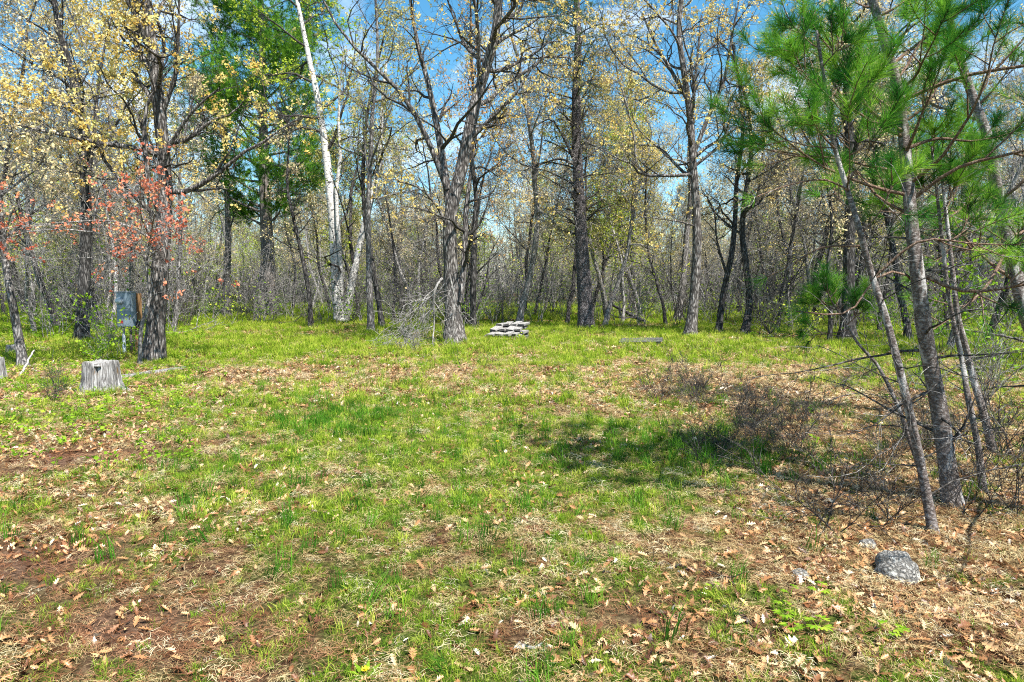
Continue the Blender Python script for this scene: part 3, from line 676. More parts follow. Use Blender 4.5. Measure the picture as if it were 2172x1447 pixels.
red_pine('pinkish red pine leaning in from the far right margin', (2268, 905), [(2215, 760), (2172, 640), (2148, 540), (2118, 410), (2092, 270), (2062, 190), (2030, 90), (2000, -40)], 34, 203, 17, 0.3, 1.0,
         extra=[([(2140, 510), (2060, 600), (2000, 640), (1900, 690)], 8, -0.6), ([(2120, 420), (2040, 400), (1990, 440), (1930, 470)], 8, -0.6), ([(2095, 290), (2030, 280), (1960, 300), (1900, 340)], 8, -0.5), ([(2150, 540), (2100, 520), (2050, 520), (1980, 560)], 7, 0.3)], low=6, height=5.5)
_e = [(1086 + (4.35 + dx) / 4.25 * FPX, 723.5 - FPX * math.tan(math.atan((z - CAM_H) / 4.25) + PITCH)) for dx, z in ((0, 0.0), (-0.06, 1.0), (-0.10, 2.0), (-0.05, 3.0), (0.0, 4.0))]
red_pine('red pine whose green boughs reach in over the right margin', _e[0], _e[1:], 44, 207, 24, 0.3, 1.3, height=4.6, per=90, Yb=4.25)
red_pine('thin bare pine stem just right of the foreground pair', (2090, 1035), [(2075, 930), (2055, 830), (2040, 740), (2022, 660), (2010, 590), (2000, 500)], 15, 204, 8, 0.7, 0.5, low=10, height=2.9)
red_pine('thin bare pine stem furthest right of the clump', (2112, 955), [(2085, 860), (2062, 780), (2050, 730), (2032, 660), (2024, 590)], 17, 205, 8, 0.7, 0.55, low=8, height=3.2)
red_pine('bent half-dead pine pole crossing behind the slender red pine', (1960, 985), [(1925, 900), (1890, 810), (1860, 755), (1820, 710), (1795, 670)], 12, 206, 5, 0.8, 0.35, low=10, height=1.6)

# ---- background trees: prototypes, copied one by one
def proto_tree(name, bark, twig, leaf, seed, H, r0, nl, lmin, lscale, m2, m3, m4, leaves, lfrac, L=0.085, W=0.06, ridge=0.1, crook=0.10, drop=0.0):
    rng = np.random.default_rng(seed)
    root = thing(name, 'slender tree', 'tree', (0, 0, 0))
    n0 = 22; p = [np.array([0, 0, -0.1])]; d = np.array([rng.normal(0, 0.08), rng.normal(0, 0.08), 1.0])
    for k in range(n0 - 1):
        d = d + rng.normal(0, crook, 3); d[2] = max(d[2], 0.7) + 0.12; d = d / np.linalg.norm(d)
        p.append(p[-1] + d * H / (n0 - 1))
    TP = np.array(p)[None]
    TR = (r0 * np.maximum(1 - 0.85 * np.linspace(0, 1, n0), 0.1) * (1 + 0.5 * np.exp(-np.maximum(TP[0, :, 2], 0) / (2 * r0))))[None]
    P1, R1 = grow(TP, TR, nl, lmin, 0.98, 0.95, 0.28, lambda t, q: lscale * H * 0.30 * (1.15 - 0.8 * t), 0.45, 8, 0.20, 0.07 + drop, rng, 0.012)
    P2, R2 = grow(P1, R1, m2, 0.15, 1.0, 0.85, 0.3, lambda t, q: q * 0.5 * (1.1 - 0.5 * t), 0.6, 6, 0.27, 0.04, rng, 0.008)
    P3, R3 = grow(P2, R2, m3, 0.1, 1.0, 0.85, 0.3, lambda t, q: 0.2 + q * 0.4, 0.65, 4, 0.3, 0.03, rng, 0.006)
    link('trunk', Geo().add(*tubes(TP, TR, 10, ridge, seed)).add(*tubes(P1, R1, 5)).mesh('trunk', bark), root)
    g = Geo().add(*tubes(P2, R2, 4)).add(*tubes(P3, R3, 3))
    PL = P3
    if m4:
        P4, R4 = grow(P3, R3, m4, 0.2, 1.0, 0.8, 0.3, lambda t, q: 0.1 + q * 0.35, 0.75, 3, 0.3, 0.03, rng, 0.0055)
        g.add(*tubes(P4, R4, 3)); PL = P4
    g2 = Geo()
    cs = rng.random(2) * 40
    if leaves:
        add_leaves(g2, PL, rng, leaves, L, W, 0.07, 0.4, 0.2, lfrac, lambda q: fbm(q[:, 0] * 0.7 + cs[0], (q[:, 1] + q[:, 2]) * 0.7 + cs[1], seed, 2) > 0.38)
    c = link('crown', g.mesh('crown', twig), root)
    if leaves: link('foliage', g2.mesh('foliage', leaf), c)
    return root
protos = {
    'bare': [proto_tree('bare_tree', M['pale'], M['twig_pale'], None, 301, 11, 0.085, 13, 0.2, 0.85, 6, 5, 4, 0, 0),
             proto_tree('bare_tree', M['oak_dark'], M['twig'], M['tan'], 302, 10, 0.08, 13, 0.15, 0.95, 6, 5, 4, 1, 0.35),
             proto_tree('bare_tree', M['oak_dark'], M['twig_grey'], M['tan'], 303, 13, 0.11, 14, 0.25, 0.75, 6, 5, 4, 2, 0.35)],
    'yellow': [proto_tree('yellow_leaved_oak', M['oak_dark'], M['twig_grey'], M['tan'], 311, 12, 0.10, 14, 0.25, 0.9, 6, 5, 4, 5, 0.6),
               proto_tree('yellow_leaved_oak', M['oak_dark'], M['twig'], M['olive'], 312, 11, 0.09, 14, 0.22, 0.95, 6, 5, 4, 5, 0.65),
               proto_tree('yellow_leaved_oak', M['pale'], M['twig_pale'], M['gold'], 313, 14, 0.12, 14, 0.3, 0.9, 6, 5, 4, 5, 0.6)],
    'green': [proto_tree('young_green_tree', M['pale'], M['twig_pale'], M['lime'], 321, 9, 0.07, 14, 0.2, 0.8, 6, 5, 3, 5, 0.75, 0.085, 0.065)],
}
FAR_SPECS = [(M['pale'], M['twig_pale'], M['tan'], 331, 12, 0.13, 14, 0.2, 0.9, 5, 4, 0, 7, 0.7, 0.13, 0.1), (M['oak_dark'], M['twig'], M['olive'], 332, 11, 0.12, 14, 0.2, 0.95, 5, 4, 0, 8, 0.8, 0.13, 0.1),
             (M['pale'], M['twig_grey'], M['gold'], 333, 13, 0.14, 14, 0.2, 0.9, 5, 4, 0, 7, 0.7, 0.13, 0.1), (M['pale'], M['twig_pale'], M['lime'], 334, 10, 0.11, 14, 0.2, 0.9, 5, 4, 0, 7, 0.8, 0.12, 0.1)]
# the shrubs of the forest edge
def proto_shrub(name, twig, leaf, seed, H, stems, leaves, lfrac, spreadv=0.45, L=0.06, W=0.045, r=0.009, cat='shrub', m2=7, m3=4):
    rng = np.random.default_rng(seed)
    root = thing(name, 'shrub', cat, (0, 0, 0))
    P0 = np.zeros((1, 2, 3)); P0[0, 0, 2] = -0.05; P0[0, 1, 2] = 0.05
    P1, R1 = grow(P0, np.full((1, 2), r * 1.6), stems, 0.0, 1.0, spreadv, 0.25, lambda t, p: H * (0.5 + 0.6 * rng.random(t.shape)), 0.62, 8, 0.13, 0.10, rng, r * 0.8)
    P1 = P1 + (rng.normal(0, 0.12 * H / 2, (stems, 1, 3)) * np.array([1, 1, 0]))
    P2, R2 = grow(P1, R1, m2, 0.2, 1.0, 0.7, 0.25, lambda t, p: p * 0.38, 0.7, 5, 0.2, 0.06, rng, r * 0.55)
    P3, R3 = grow(P2, R2, m3, 0.2, 1.0, 0.7, 0.3, lambda t, p: 0.08 + p * 0.4, 0.7, 3, 0.2, 0.05, rng, r * 0.5)
    link('stems', Geo().add(*tubes(P1, R1, 5)).add(*tubes(P2, R2, 3)).add(*tubes(P3, R3, 3)).mesh('stems', twig), root)
    if leaves:
        g = Geo(); add_leaves(g, P3, rng, leaves, L, W, 0.02, -0.3, 0.3, lfrac)
        link('foliage', g.mesh('foliage', leaf), root)
    return root
shrubs = {
    'bare': [proto_shrub('bare_shrub', M['twig_grey'], None, 401, 2.6, 7, 0, 0, 0.3, r=0.014, m2=5, m3=3), proto_shrub('bare_shrub', M['twig'], None, 402, 2.0, 8, 0, 0, 0.45, r=0.013, m2=5, m3=3), proto_shrub('bare_shrub', M['twig_grey'], M['tan'], 403, 3.2, 6, 1, 0.3, 0.25, r=0.016, m2=5, m3=3)],
    'leafy': [proto_shrub('leafing_shrub', M['twig_pale'], M['fresh'], 411, 2.0, 6, 2, 0.7, 0.4, 0.09, 0.065, 0.012, m2=5, m3=3), proto_shrub('leafing_shrub', M['twig'], M['lime'], 412, 2.6, 5, 2, 0.8, 0.3, 0.09, 0.065, 0.013, m2=5, m3=3)],
}
def zone(px):
    for lim, nm in ((150, 'left of the dark double tree'), (420, 'behind the utility box'), (660, 'behind the white pine trunk'), (860, 'behind the twin birch'), (1050, 'behind the big forked oak'),
                    (1180, 'behind the board stack'), (1400, 'behind the jack pine'), (1650, 'behind the slatted pallet'), (9999, 'behind the red pines')):
        if px < lim: return nm
KIND = {'bare': ('slim bare grey tree', 'bare trees'), 'yellow': ('tan-yellow leafing oak', 'yellowing oaks'), 'green': ('lime-leaved young tree', 'lime-leaved trees')}
used = set()
placed = [gp(*q) for q in ((720, 685), (570, 668), (1243, 696), (480, 672), (1437, 680), (1345, 672), (787, 705), (812, 698), (660, 697), (1003, 700))]
rngb = np.random.default_rng(77)
def put(root, x, y, label, group, smin, smax):
    s = smin + (smax - smin) * rngb.random(); rz = rngb.random() * 6.28
    loc = on_ground(x, y, 0.02)
    label = ('short ' if s < smin + 0.33 * (smax - smin) else ('tall ' if s > smin + 0.67 * (smax - smin) else 'middling ')) + label
    if root.name not in used:
        used.add(root.name)
        root.location = loc; root.rotation_euler = (0, 0, rz); root.scale = (s, s, s); root['label'] = label; root['group'] = group
        return root
    return copy_thing(root, loc, rz, s, label, group)
cnt = 0
tries = 0
while cnt < 275 and tries < 14000:
    tries += 1
    y = 25.5 + 75 * rngb.random() ** 1.5
    px = -60 + 2300 * rngb.random()
    x = (px - 1086) / FPX * y
    if 1035 < px < 1078 and y < 60: continue
    if 1000 < px < 1100 and rngb.random() < 0.5: continue
    if min((x - a) ** 2 + (y - b) ** 2 for a, b in placed) < (1.6 if y < 45 else 2.2) ** 2 * 0.8: continue
    if 370 < px < 720 and y < 43: continue
    placed.append((x, y))
    q = rngb.random()
    k = 'bare' if q < 0.40 else ('yellow' if q < 0.86 else 'green')
    pr = protos[k][rngb.integers(len(protos[k]))]
    z_ = zone(px)
    dist = 'at the edge' if y < 36 else ('deep' if y < 60 else 'far')
    lab = f"{KIND[k][0]} {dist} in the woods {z_}"
    put(pr, x, y, lab, f"{KIND[k][1]} {dist} {z_}", 0.75, 1.15)
    cnt += 1
# the nearer trees on the left and right flanks
for px, Y_, k in ((-40, 20, 'yellow'), (70, 22, 'bare'), (120, 26, 'yellow'), (235, 23, 'bare'), (1650, 24, 'bare'), (1700, 27, 'yellow'), (1870, 23, 'bare'), (1930, 20, 'yellow'), (2010, 24, 'bare'), (2100, 19, 'yellow'), (2190, 16, 'bare'), (1850, 30, 'green')):
    x = (px - 1086) / FPX * Y_
    pr = protos[k][rngb.integers(len(protos[k]))]
    z_ = zone(px)
    put(pr, x, Y_, f"{KIND[k][0]} near the clearing {z_}", f"{KIND[k][1]} near the clearing {z_}", 0.8, 1.0)
for x, Y_, k, lb in ((12.6, 14.0, 'yellow', 'tan-yellow oak at the right margin nearest the red pines'), (15.6, 18.0, 'yellow', 'tan-yellow oak at the right margin deeper behind the pines'), (10.9, 17.0, 'bare', 'slim bare grey tree at the right margin of the clearing')):
    put(protos[k][1 if k == 'yellow' else 0], x, Y_, lb, 'trees at the right margin', 0.8, 1.0)
cnt = 0
while cnt < 200:
    y = 26.0 + 22 * rngb.random() ** 1.2
    px = -40 + 2260 * rngb.random()
    if px < 420: y = y - 6 * rngb.random()
    if px > 1620: y = y - 8 * rngb.random()
    x = (px - 1086) / FPX * y
    k = 'leafy' if rngb.random() < 0.3 else 'bare'
    pr = shrubs[k][rngb.integers(len(shrubs[k]))]
    z_ = zone(px)
    lab = ('leafing green shrub ' if k == 'leafy' else 'bare twiggy shrub ') + ('at the front of' if y < 28 else ('inside' if y < 36 else 'deep in')) + ' the thicket ' + z_
    put(pr, x, y, lab, ('leafing shrubs ' if k == 'leafy' else 'bare shrubs ') + z_, 0.6, 1.15)
    cnt += 1

# ------------------------------------------------------------------ built things
def bm_obj(name, bm, m, parent=None, smooth=False, bevel=0.0):
    if bevel: bmesh.ops.bevel(bm, geom=list(bm.edges), offset=bevel, segments=2, affect='EDGES', profile=0.6)
    me = bpy.data.meshes.new(name); bm.to_mesh(me); bm.free(); me.materials.append(m)
    if smooth: me.polygons.foreach_set('use_smooth', [True] * len(me.polygons))
    return link(name, me, parent)
def bbox(bm, x0, x1, y0, y1, z0, z1, rot=None, piv=None):
    r = bmesh.ops.create_cube(bm, size=1.0)['verts']
    bmesh.ops.scale(bm, verts=r, vec=(x1 - x0, y1 - y0, z1 - z0)); bmesh.ops.translate(bm, verts=r, vec=((x0 + x1) / 2, (y0 + y1) / 2, (z0 + z1) / 2))
    return r
def lathe(bm, prof, c, axis_='Z', n=16):
    rings = []
    for r, h in prof:
        ring = []
        for k in range(n):
            a = 2 * math.pi * k / n
            q = (r * math.cos(a), r * math.sin(a), h)
            if axis_ == 'Y': q = (q[0], -q[2], q[1])
            ring.append(bm.verts.new((c[0] + q[0], c[1] + q[1], c[2] + q[2])))
        rings.append(ring)
    for a, b in zip(rings, rings[1:]):
        for k in range(n): bm.faces.new((a[k], a[(k + 1) % n], b[(k + 1) % n], b[k]))
    bm.faces.new(rings[0][::-1]); bm.faces.new(rings[-1])
    bmesh.ops.recalc_face_normals(bm, faces=bm.faces)

# utility pedestal: meter socket, breaker door, conduits, wooden post
ux, uy = gp(272, 754)
up = thing('utility_pedestal', 'grey steel electric meter box on conduit and brown wooden post', 'meter box', on_ground(ux, uy), rz=R_(-6))
k_ = uy / FPX
def U(px): return (px - 272) * k_
def UZ(py): return (754 - py) * k_
zb, zm, zt = UZ(693), UZ(655), UZ(619)
bm = bmesh.new(); bbox(bm, U(256), U(290), -0.09, 0.09, zb, zt - 0.02); bm_obj('housing', bm, M['metal_box'], up, bevel=0.012)
bm = bmesh.new(); bbox(bm, U(255), U(291), -0.115, 0.095, zt - 0.018, zt + 0.008); bm_obj('rain_hood', bm, M['metal_box'], up, bevel=0.006)
bm = bmesh.new(); bbox(bm, U(258), U(288), -0.108, -0.092, zm + 0.012, zt - 0.03); bm_obj('meter_cover', bm, M['metal_box'], up, bevel=0.005)
bm = bmesh.new(); bbox(bm, U(258), U(288), -0.112, -0.092, zb + 0.012, zm - 0.002); dr = bm_obj('breaker_door', bm, M['metal_box'], up, bevel=0.005)
bm = bmesh.new(); bbox(bm, U(264), U(271), -0.1165, -0.1125, UZ(685), UZ(679.5)); bm_obj('red_sticker', bm, M['red_sticker'], dr)
bm = bmesh.new(); bbox(bm, U(285), U(287), -0.124, -0.113, UZ(676), UZ(668)); bm_obj('latch', bm, M['steel'], dr, bevel=0.002)
bm = bmesh.new(); lathe(bm, [(0.078, 0.0), (0.082, 0.012), (0.082, 0.03), (0.07, 0.034)], (U(266), -0.109, UZ(638)), 'Y', 24); mr = bm_obj('meter_ring', bm, M['conduit'], up, True)
bm = bmesh.new(); lathe(bm, [(0.066, 0.03), (0.066, 0.07), (0.056, 0.1), (0.03, 0.115), (0.004, 0.118)], (U(266), -0.109, UZ(638)), 'Y', 24); bm_obj('meter_dome', bm, M['glass'], mr, True)
bm = bmesh.new(); lathe(bm, [(0.034, -0.1), (0.034, 0.04), (0.042, 0.045), (0.042, 0.1), (0.034, 0.105), (0.034, zb)], (U(264), 0, 0)); bm_obj('conduit', bm, M['conduit'], up, True)
bm = bmesh.new(); lathe(bm, [(0.03, -0.1), (0.03, zb)], (U(279), 0.02, 0)); bm_obj('conduit', bm, M['steel'], up, True)
bm = bmesh.new(); bbox(bm, U(283), U(296), 0.097, 0.19, -0.2, UZ(622)); bm_obj('post', bm, M['post'], up, bevel=0.006)
bm = bmesh.new(); bbox(bm, U(291.5), U(301), 0.03, 0.095, UZ(692), UZ(680)); bm_obj('outlet_box', bm, M['black'], up, bevel=0.008)

# weathered stump
def stump(label, base_px, prof, seed, lobes=5, flare=0.35, knob=False, tilt=0.0, name='tree_stump'):
    rng = np.random.default_rng(seed)
    x, y = gp(*base_px); root = thing(name, label, 'stump', on_ground(x, y, 0.02))
    n, ph = 72, rng.random(4) * 6
    grv = 0.035 * rng.normal(size=n) - 0.10 * (rng.random(n) < 0.12)
    g = Geo(); V = []
    for r, h, fl in prof:
        a = np.arange(n) * 2 * np.pi / n
        rr = r * (1 + fl * flare * np.maximum(0, np.cos(a * lobes + ph[0])) + 0.05 * np.cos(2 * a + ph[1]) + 0.03 * np.cos(7 * a + ph[2]) + grv)
        V.append(np.stack([rr * np.cos(a) + tilt * h, rr * np.sin(a), np.full(n, h) + (0.012 * np.cos(3 * a) + 0.008 * rng.normal(size=n)) * (h > 0.2)], 1))
    V = np.stack(V); m = len(prof)
    i = np.arange(m - 1)[:, None] * n; k = np.arange(n)[None]; k2 = (k + 1) % n
    F = np.stack([i + k, i + k2, i + n + k2, i + n + k], -1).reshape(-1, 4)
    g.add(V.reshape(-1, 3), F)
    link('trunk', g.mesh('trunk', M['weathered']), root)
    top = V[-1]; g2 = Geo()
    c = top.mean(0) + [0, 0, 0.004]
    tv = np.vstack([top + [0, 0, 0.001], (top - c) * 0.55 + c, c[None]])
    F2 = np.stack([k[0], k2[0], n + k2[0], n + k[0]], -1); F3 = np.stack([n + k[0], n + k2[0], np.full(n, 2 * n)], -1)
    g2.v = [tv.astype(np.float32)]; g2.r = [np.full(len(tv), .5, np.float32)]; g2.f = [F2.astype(np.int32), F3.astype(np.int32)]; g2.mi = [np.zeros(len(F2), np.int32), np.zeros(len(F3), np.int32)]; g2.n = len(tv)
    link('cut_top', g2.mesh('cut_top', M['board']), root)
    return root
s1 = stump('pale weathered sawn stump with flaring roots left of the log', (215, 826), [(0.33, -0.06, 1.2), (0.30, 0.02, 1.0), (0.265, 0.07, 0.6), (0.25, 0.15, 0.3), (0.24, 0.28, 0.12), (0.233, 0.42, 0.05), (0.228, 0.465, 0.03), (0.22, 0.475, 0.02)], 5, lobes=6, flare=0.35)
bm = bmesh.new()
r = bmesh.ops.create_icosphere(bm, subdivisions=2, radius=1.0)['verts']
bmesh.ops.scale(bm, verts=r, vec=(0.055, 0.04, 0.018)); bmesh.ops.translate(bm, verts=r, vec=(0.09, -0.215, 0.43)); bm_obj('shelf_fungus', bm, M['board'], s1, True)
stump('small rotten grey stump cut off by the left picture edge', (0, 802), [(0.12, -0.05, 1), (0.1, 0.05, .5), (0.085, 0.25, .2), (0.08, 0.38, .1), (0.075, 0.4, 0.05)], 6)
stump('low jagged bleached stump behind the bowed leaning tree', (26, 750), [(0.17, -0.05, 1), (0.14, 0.05, .5), (0.12, 0.12, .2), (0.1, 0.24, .5)], 7)

# weathered half-buried log beside the stump
def log(name, label, p0, p1, r0, r1, m, seed, seg=14, wig=0.02, twigs=0, lift=0.6, twm=None, cat='log', group=None, z1=None):
    rng = np.random.default_rng(seed)
    a, b = gp(*p0), gp(*p1)
    c = ((a[0] + b[0]) / 2, (a[1] + b[1]) / 2); root = thing(name, label, cat, on_ground(*c), group)
    t = np.linspace(0, 1, seg); q = np.stack([a[0] + (b[0] - a[0]) * t, a[1] + (b[1] - a[1]) * t, np.zeros(seg)], 1)
    q[:, :2] += rng.normal(0, wig, (seg, 2)); rad = r0 + (r1 - r0) * t
    q[:, 2] = hgt(q[:, 0], q[:, 1]) + rad * lift
    if z1 is not None: q[:, 2] += z1 * t
    q -= np.array(root.location)
    qq = np.concatenate([q[:1], q, q[-1:]]); rd = np.concatenate([[rad[0] * 0.05], rad, [rad[-1] * 0.05]])
    qq[0] += (q[0] - q[1]) * 0.02; qq[-1] += (q[-1] - q[-2]) * 0.02
    link('trunk' if r0 > 0.04 else 'stem', Geo().add(*tubes(qq[None], rd[None], 12, 0.16, seed)).mesh('stem', m), root)
    if twigs:
        P2, R2 = grow(q[None], rad[None], twigs, 0.15, 1.0, 0.8, 0.25, lambda t, p: p * 0.35, 0.55, 6, 0.18, 0.05, rng, 0.004)
        P2[..., 2] = np.maximum(P2[..., 2], 0.01)
        P3, R3 = grow(P2, R2, 4, 0.2, 1.0, 0.8, 0.25, lambda t, p: p * 0.45, 0.6, 4, 0.2, 0.03, rng, 0.003)
        link('twigs', Geo().add(*tubes(P2, R2, 4)).add(*tubes(P3, R3, 3)).mesh('twigs', twm or m), root)
    return root
log('fallen_log', 'long bleached split log lying right of the big stump', (252, 801), (390, 780), 0.055, 0.045, M['weathered'], 21)
log('fallen_branch', 'bleached crooked branch propped up beside the bowed tree', (42, 798), (74, 784), 0.022, 0.014, M['twig_dead'], 22, z1=0.42, wig=0.006, twigs=0, cat='branch')
log('fallen_branch', 'short bleached forked stick right of the propped branch', (70, 778), (92, 800), 0.018, 0.012, M['twig_dead'], 23, twigs=3, cat='branch')
log('fallen_log', 'dark fallen log slanting through the brush right of jack pine', (1375, 690), (1290, 678), 0.09, 0.06, M['oak_dark'], 24, z1=0.8, cat='log', twigs=4)
log('fallen_branch', 'long grey fallen bough in the grass right of the shaggy oak', (345, 712), (470, 700), 0.05, 0.02, M['twig_grey'], 25, twigs=8, cat='branch')
log('fallen_branch', 'tangled grey fallen bough lying between shaggy oak and pine', (400, 700), (520, 694), 0.04, 0.015, M['twig_grey'], 26, twigs=10, cat='branch')
log('fallen_branch', 'dark fallen bough among grass left of the birch', (590, 690), (700, 686), 0.06, 0.02, M['twig'], 27, twigs=8, cat='branch')
log('fallen_branch', 'short dark stick lying on the grass left of the forked oak', (700, 798), (760, 776), 0.018, 0.01, M['twig'], 28, cat='stick')
log('fallen_branch', 'slim brown stick on the grass in the lower middle', (1262, 1195), (1325, 1245), 0.007, 0.004, M['twig'], 29, cat='stick')
log('fallen_branch', 'lichened pale stick lying flat at the bottom of the clearing', (1095, 1380), (1165, 1374), 0.008, 0.006, M['twig_dead'], 30, cat='stick')
log('fallen_branch', 'brown stick lying left of the lichen stone', (1380, 1207), (1520, 1222), 0.010, 0.005, M['twig'], 31, twigs=2, cat='stick')
log('fallen_branch', 'dark stick half hidden among grass right of the green tuft', (960, 775), (1040, 790), 0.02, 0.01, M['twig'], 32, twigs=3, cat='stick')
log('fallen_branch', 'curved dark stick among the leaves at the lower right', (1540, 1290), (1605, 1325), 0.012, 0.007, M['twig'], 33, cat='stick')

# dead boughs hanging beside the forked oak
def dead_bough():
    rng = np.random.default_rng(60)
    bx, by = gp(925, 748); by = 17.6; bx = (925 - 1086) / FPX * by
    root = thing('dead_bough', 'bleached dead bough drooping to the grass beside the forked oak', 'branch', on_ground(bx, by))
    main = [[(938, 590), (924, 610), (920, 640), (921, 690), (918, 730), (925, 760)], [(945, 600), (925, 625), (890, 640), (868, 660), (850, 700)], [(955, 590), (965, 640), (960, 690), (968, 735)], [(925, 620), (890, 650), (850, 680), (815, 700)], [(922, 650), (880, 690), (850, 740), (815, 755)]]
    q = np.stack([spline(path3(m, by, root.location, rng, 0.12), 12) for m in main]); rd = np.array([0.035, 0.026, 0.024, 0.02, 0.02])[:, None] * (1 - 0.7 * np.linspace(0, 1, 12))[None]
    link('stem', Geo().add(*tubes(q, rd, 6)).mesh('stem', M['twig_pale']), root)
    P2, R2 = grow(q, rd, 10, 0.1, 1.0, 0.8, 0.2, lambda t, p: 0.2 + p * 0.26, 0.5, 7, 0.16, -0.10, rng, 0.007)
    P3, R3 = grow(P2, R2, 4, 0.15, 1.0, 0.75, 0.25, lambda t, p: 0.08 + p * 0.4, 0.6, 5, 0.2, -0.08, rng, 0.0055)
    P4, R4 = grow(P3, R3, 2, 0.15, 1.0, 0.75, 0.25, lambda t, p: 0.05 + p * 0.4, 0.7, 3, 0.2, -0.05, rng, 0.0045)
    link('twigs', Geo().add(*tubes(P2, R2, 4)).add(*tubes(P3, R3, 3)).add(*tubes(P4, R4, 3)).mesh('twigs', M['twig_pale']), root)
dead_bough()

# stack of boards, three stepped rows
def board_stack():
    rng = np.random.default_rng(70)
    cx, cy = gp(1075, 722); root = thing('board_stack', 'sloping stack of bleached boards lapped in stepped rows', 'board stack', on_ground(cx, cy), rz=R_(-4))
    w = 0.25
    me = None
    for row in range(3):
        for lay in range(2):
            for c in range(4):
                th = 0.048 + 0.02 * rng.random(); ln = 0.34 + 0.1 * rng.random()
                x0, x1, z1 = -w / 2 + 0.02, w / 2 - 0.02, th
                g = Geo(); V = np.array([(x, y_, z_) for x in (x0, x1) for y_ in (0, ln) for z_ in (0, z1)]) + rng.normal(0, 0.008, (8, 3))
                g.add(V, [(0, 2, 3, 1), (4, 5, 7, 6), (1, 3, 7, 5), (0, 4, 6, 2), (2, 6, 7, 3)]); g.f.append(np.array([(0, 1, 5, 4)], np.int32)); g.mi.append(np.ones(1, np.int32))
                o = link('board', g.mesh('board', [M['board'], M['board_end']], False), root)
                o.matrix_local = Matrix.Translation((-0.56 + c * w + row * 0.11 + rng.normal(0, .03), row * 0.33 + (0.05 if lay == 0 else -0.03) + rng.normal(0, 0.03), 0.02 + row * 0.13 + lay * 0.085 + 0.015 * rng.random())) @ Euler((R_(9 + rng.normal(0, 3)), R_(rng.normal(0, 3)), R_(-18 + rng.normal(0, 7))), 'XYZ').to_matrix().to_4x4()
    bm = bmesh.new(); bbox(bm, -0.72, 0.62, 0.25, 0.95, -0.02, 0.10); bm_obj('bearer', bm, M['slat'], root, bevel=0.01)
    bm = bmesh.new(); bbox(bm, -0.45, 0.60, 0.62, 1.05, 0.10, 0.24); bm_obj('bearer', bm, M['slat'], root, bevel=0.01)
board_stack()
def pallet():
    rng = np.random.default_rng(71)
    cx, cy = gp(1358, 734); root = thing('slatted_pallet', 'flat grey slatted wooden pallet lying in the grass', 'pallet', on_ground(cx, cy, 0.0), rz=R_(10))
    for k in range(7):
        bm = bmesh.new(); bbox(bm, -0.62, 0.62, -0.05, 0.05, 0.095, 0.115)
        bmesh.ops.transform(bm, matrix=Matrix.Translation((0.10 * k * 0.8 + rng.normal(0, .01), k * 0.19, rng.normal(0, .004))) @ Matrix.Rotation(R_(rng.normal(0, 1.2)), 4, 'Z'), verts=bm.verts)
        bm_obj('slat', bm, M['slat'], root, bevel=0.003)
    for k in range(3):
        bm = bmesh.new(); bbox(bm, -0.04, 0.04, -0.03, 1.2, 0.0, 0.092)
        bmesh.ops.transform(bm, matrix=Matrix.Translation((-0.52 + k * 0.52, 0, 0)) @ Matrix.Rotation(R_(-22), 4, 'Z'), verts=bm.verts)
        bm_obj('runner', bm, M['slat'], root, bevel=0.003)
pallet()
px_, py_ = gp(1065, 692)
pole = thing('metal_stake', 'thin dark upright metal stake behind the board stack', 'stake', on_ground(px_, py_))
bm = bmesh.new(); lathe(bm, [(0.022, -0.2), (0.022, 1.0), (0.018, 1.02)], (0, 0, 0), n=8); bm_obj('rod', bm, M['steel'], pole)
bm = bmesh.new(); lathe(bm, [(0.026, 1.0), (0.03, 1.01), (0.03, 1.04), (0.01, 1.05)], (0, 0, 0), n=8); bm_obj('cap', bm, M['steel'], pole)

# stones
def stone(label, base_px, size, seed, group=None, name='stone'):
    rng = np.random.default_rng(seed)
    x, y = gp(*base_px)
    bm = bmesh.new(); bmesh.ops.create_icosphere(bm, subdivisions=4, radius=1.0)
    for v in bm.verts:
        c = v.co; k = 1 + 0.22 * (float(fbm(c.x * 1.3 + seed, c.y * 1.3 + c.z * 1.7, seed, 3)) - 0.5) * 2 + 0.08 * (float(fbm(c.x * 5 + seed, c.y * 5 + c.z * 5, seed, 2)) - 0.5)
        v.co = Vector((c.x * size[0] * k, c.y * size[1] * k, max(-0.3, min(c.z * k, 0.82 + 0.1 * c.x)) * size[2]))
    o = bm_obj(name, bm, M['stone'], None, True)
    o.location = on_ground(x, y, 0.0)
    tag(o, label, 'stone', group)
    return o
stone('big grey lichen-spotted boulder among leaves before the pines', (1903, 1205), (0.12, 0.12, 0.15), 31)
stone('small mossy stone behind the grey boulder', (1842, 1142), (0.055, 0.05, 0.05), 32)
stone('low brown stone half sunk left of the grey boulder', (1697, 1222), (0.05, 0.045, 0.04), 33)

# crumpled paper in the pine shade
x, y = gp(1470, 936)
bm = bmesh.new(); bmesh.ops.create_icosphere(bm, subdivisions=3, radius=1.0)
for v in bm.verts:
    c = v.co; k = 0.7 + 0.6 * float(vnoise(c.x * 3 + 9, c.y * 3 + c.z * 4, 5)); v.co = Vector((c.x * 0.035 * k, c.y * 0.025 * k, c.z * 0.05 * k + 0.03))
o = bm_obj('paper_scrap', bm, M['paper']); o.location = on_ground(x, y); o.rotation_euler = (0.2, 0.3, 0); tag(o, 'crumpled white paper scrap in the shade of the pines', 'litter')

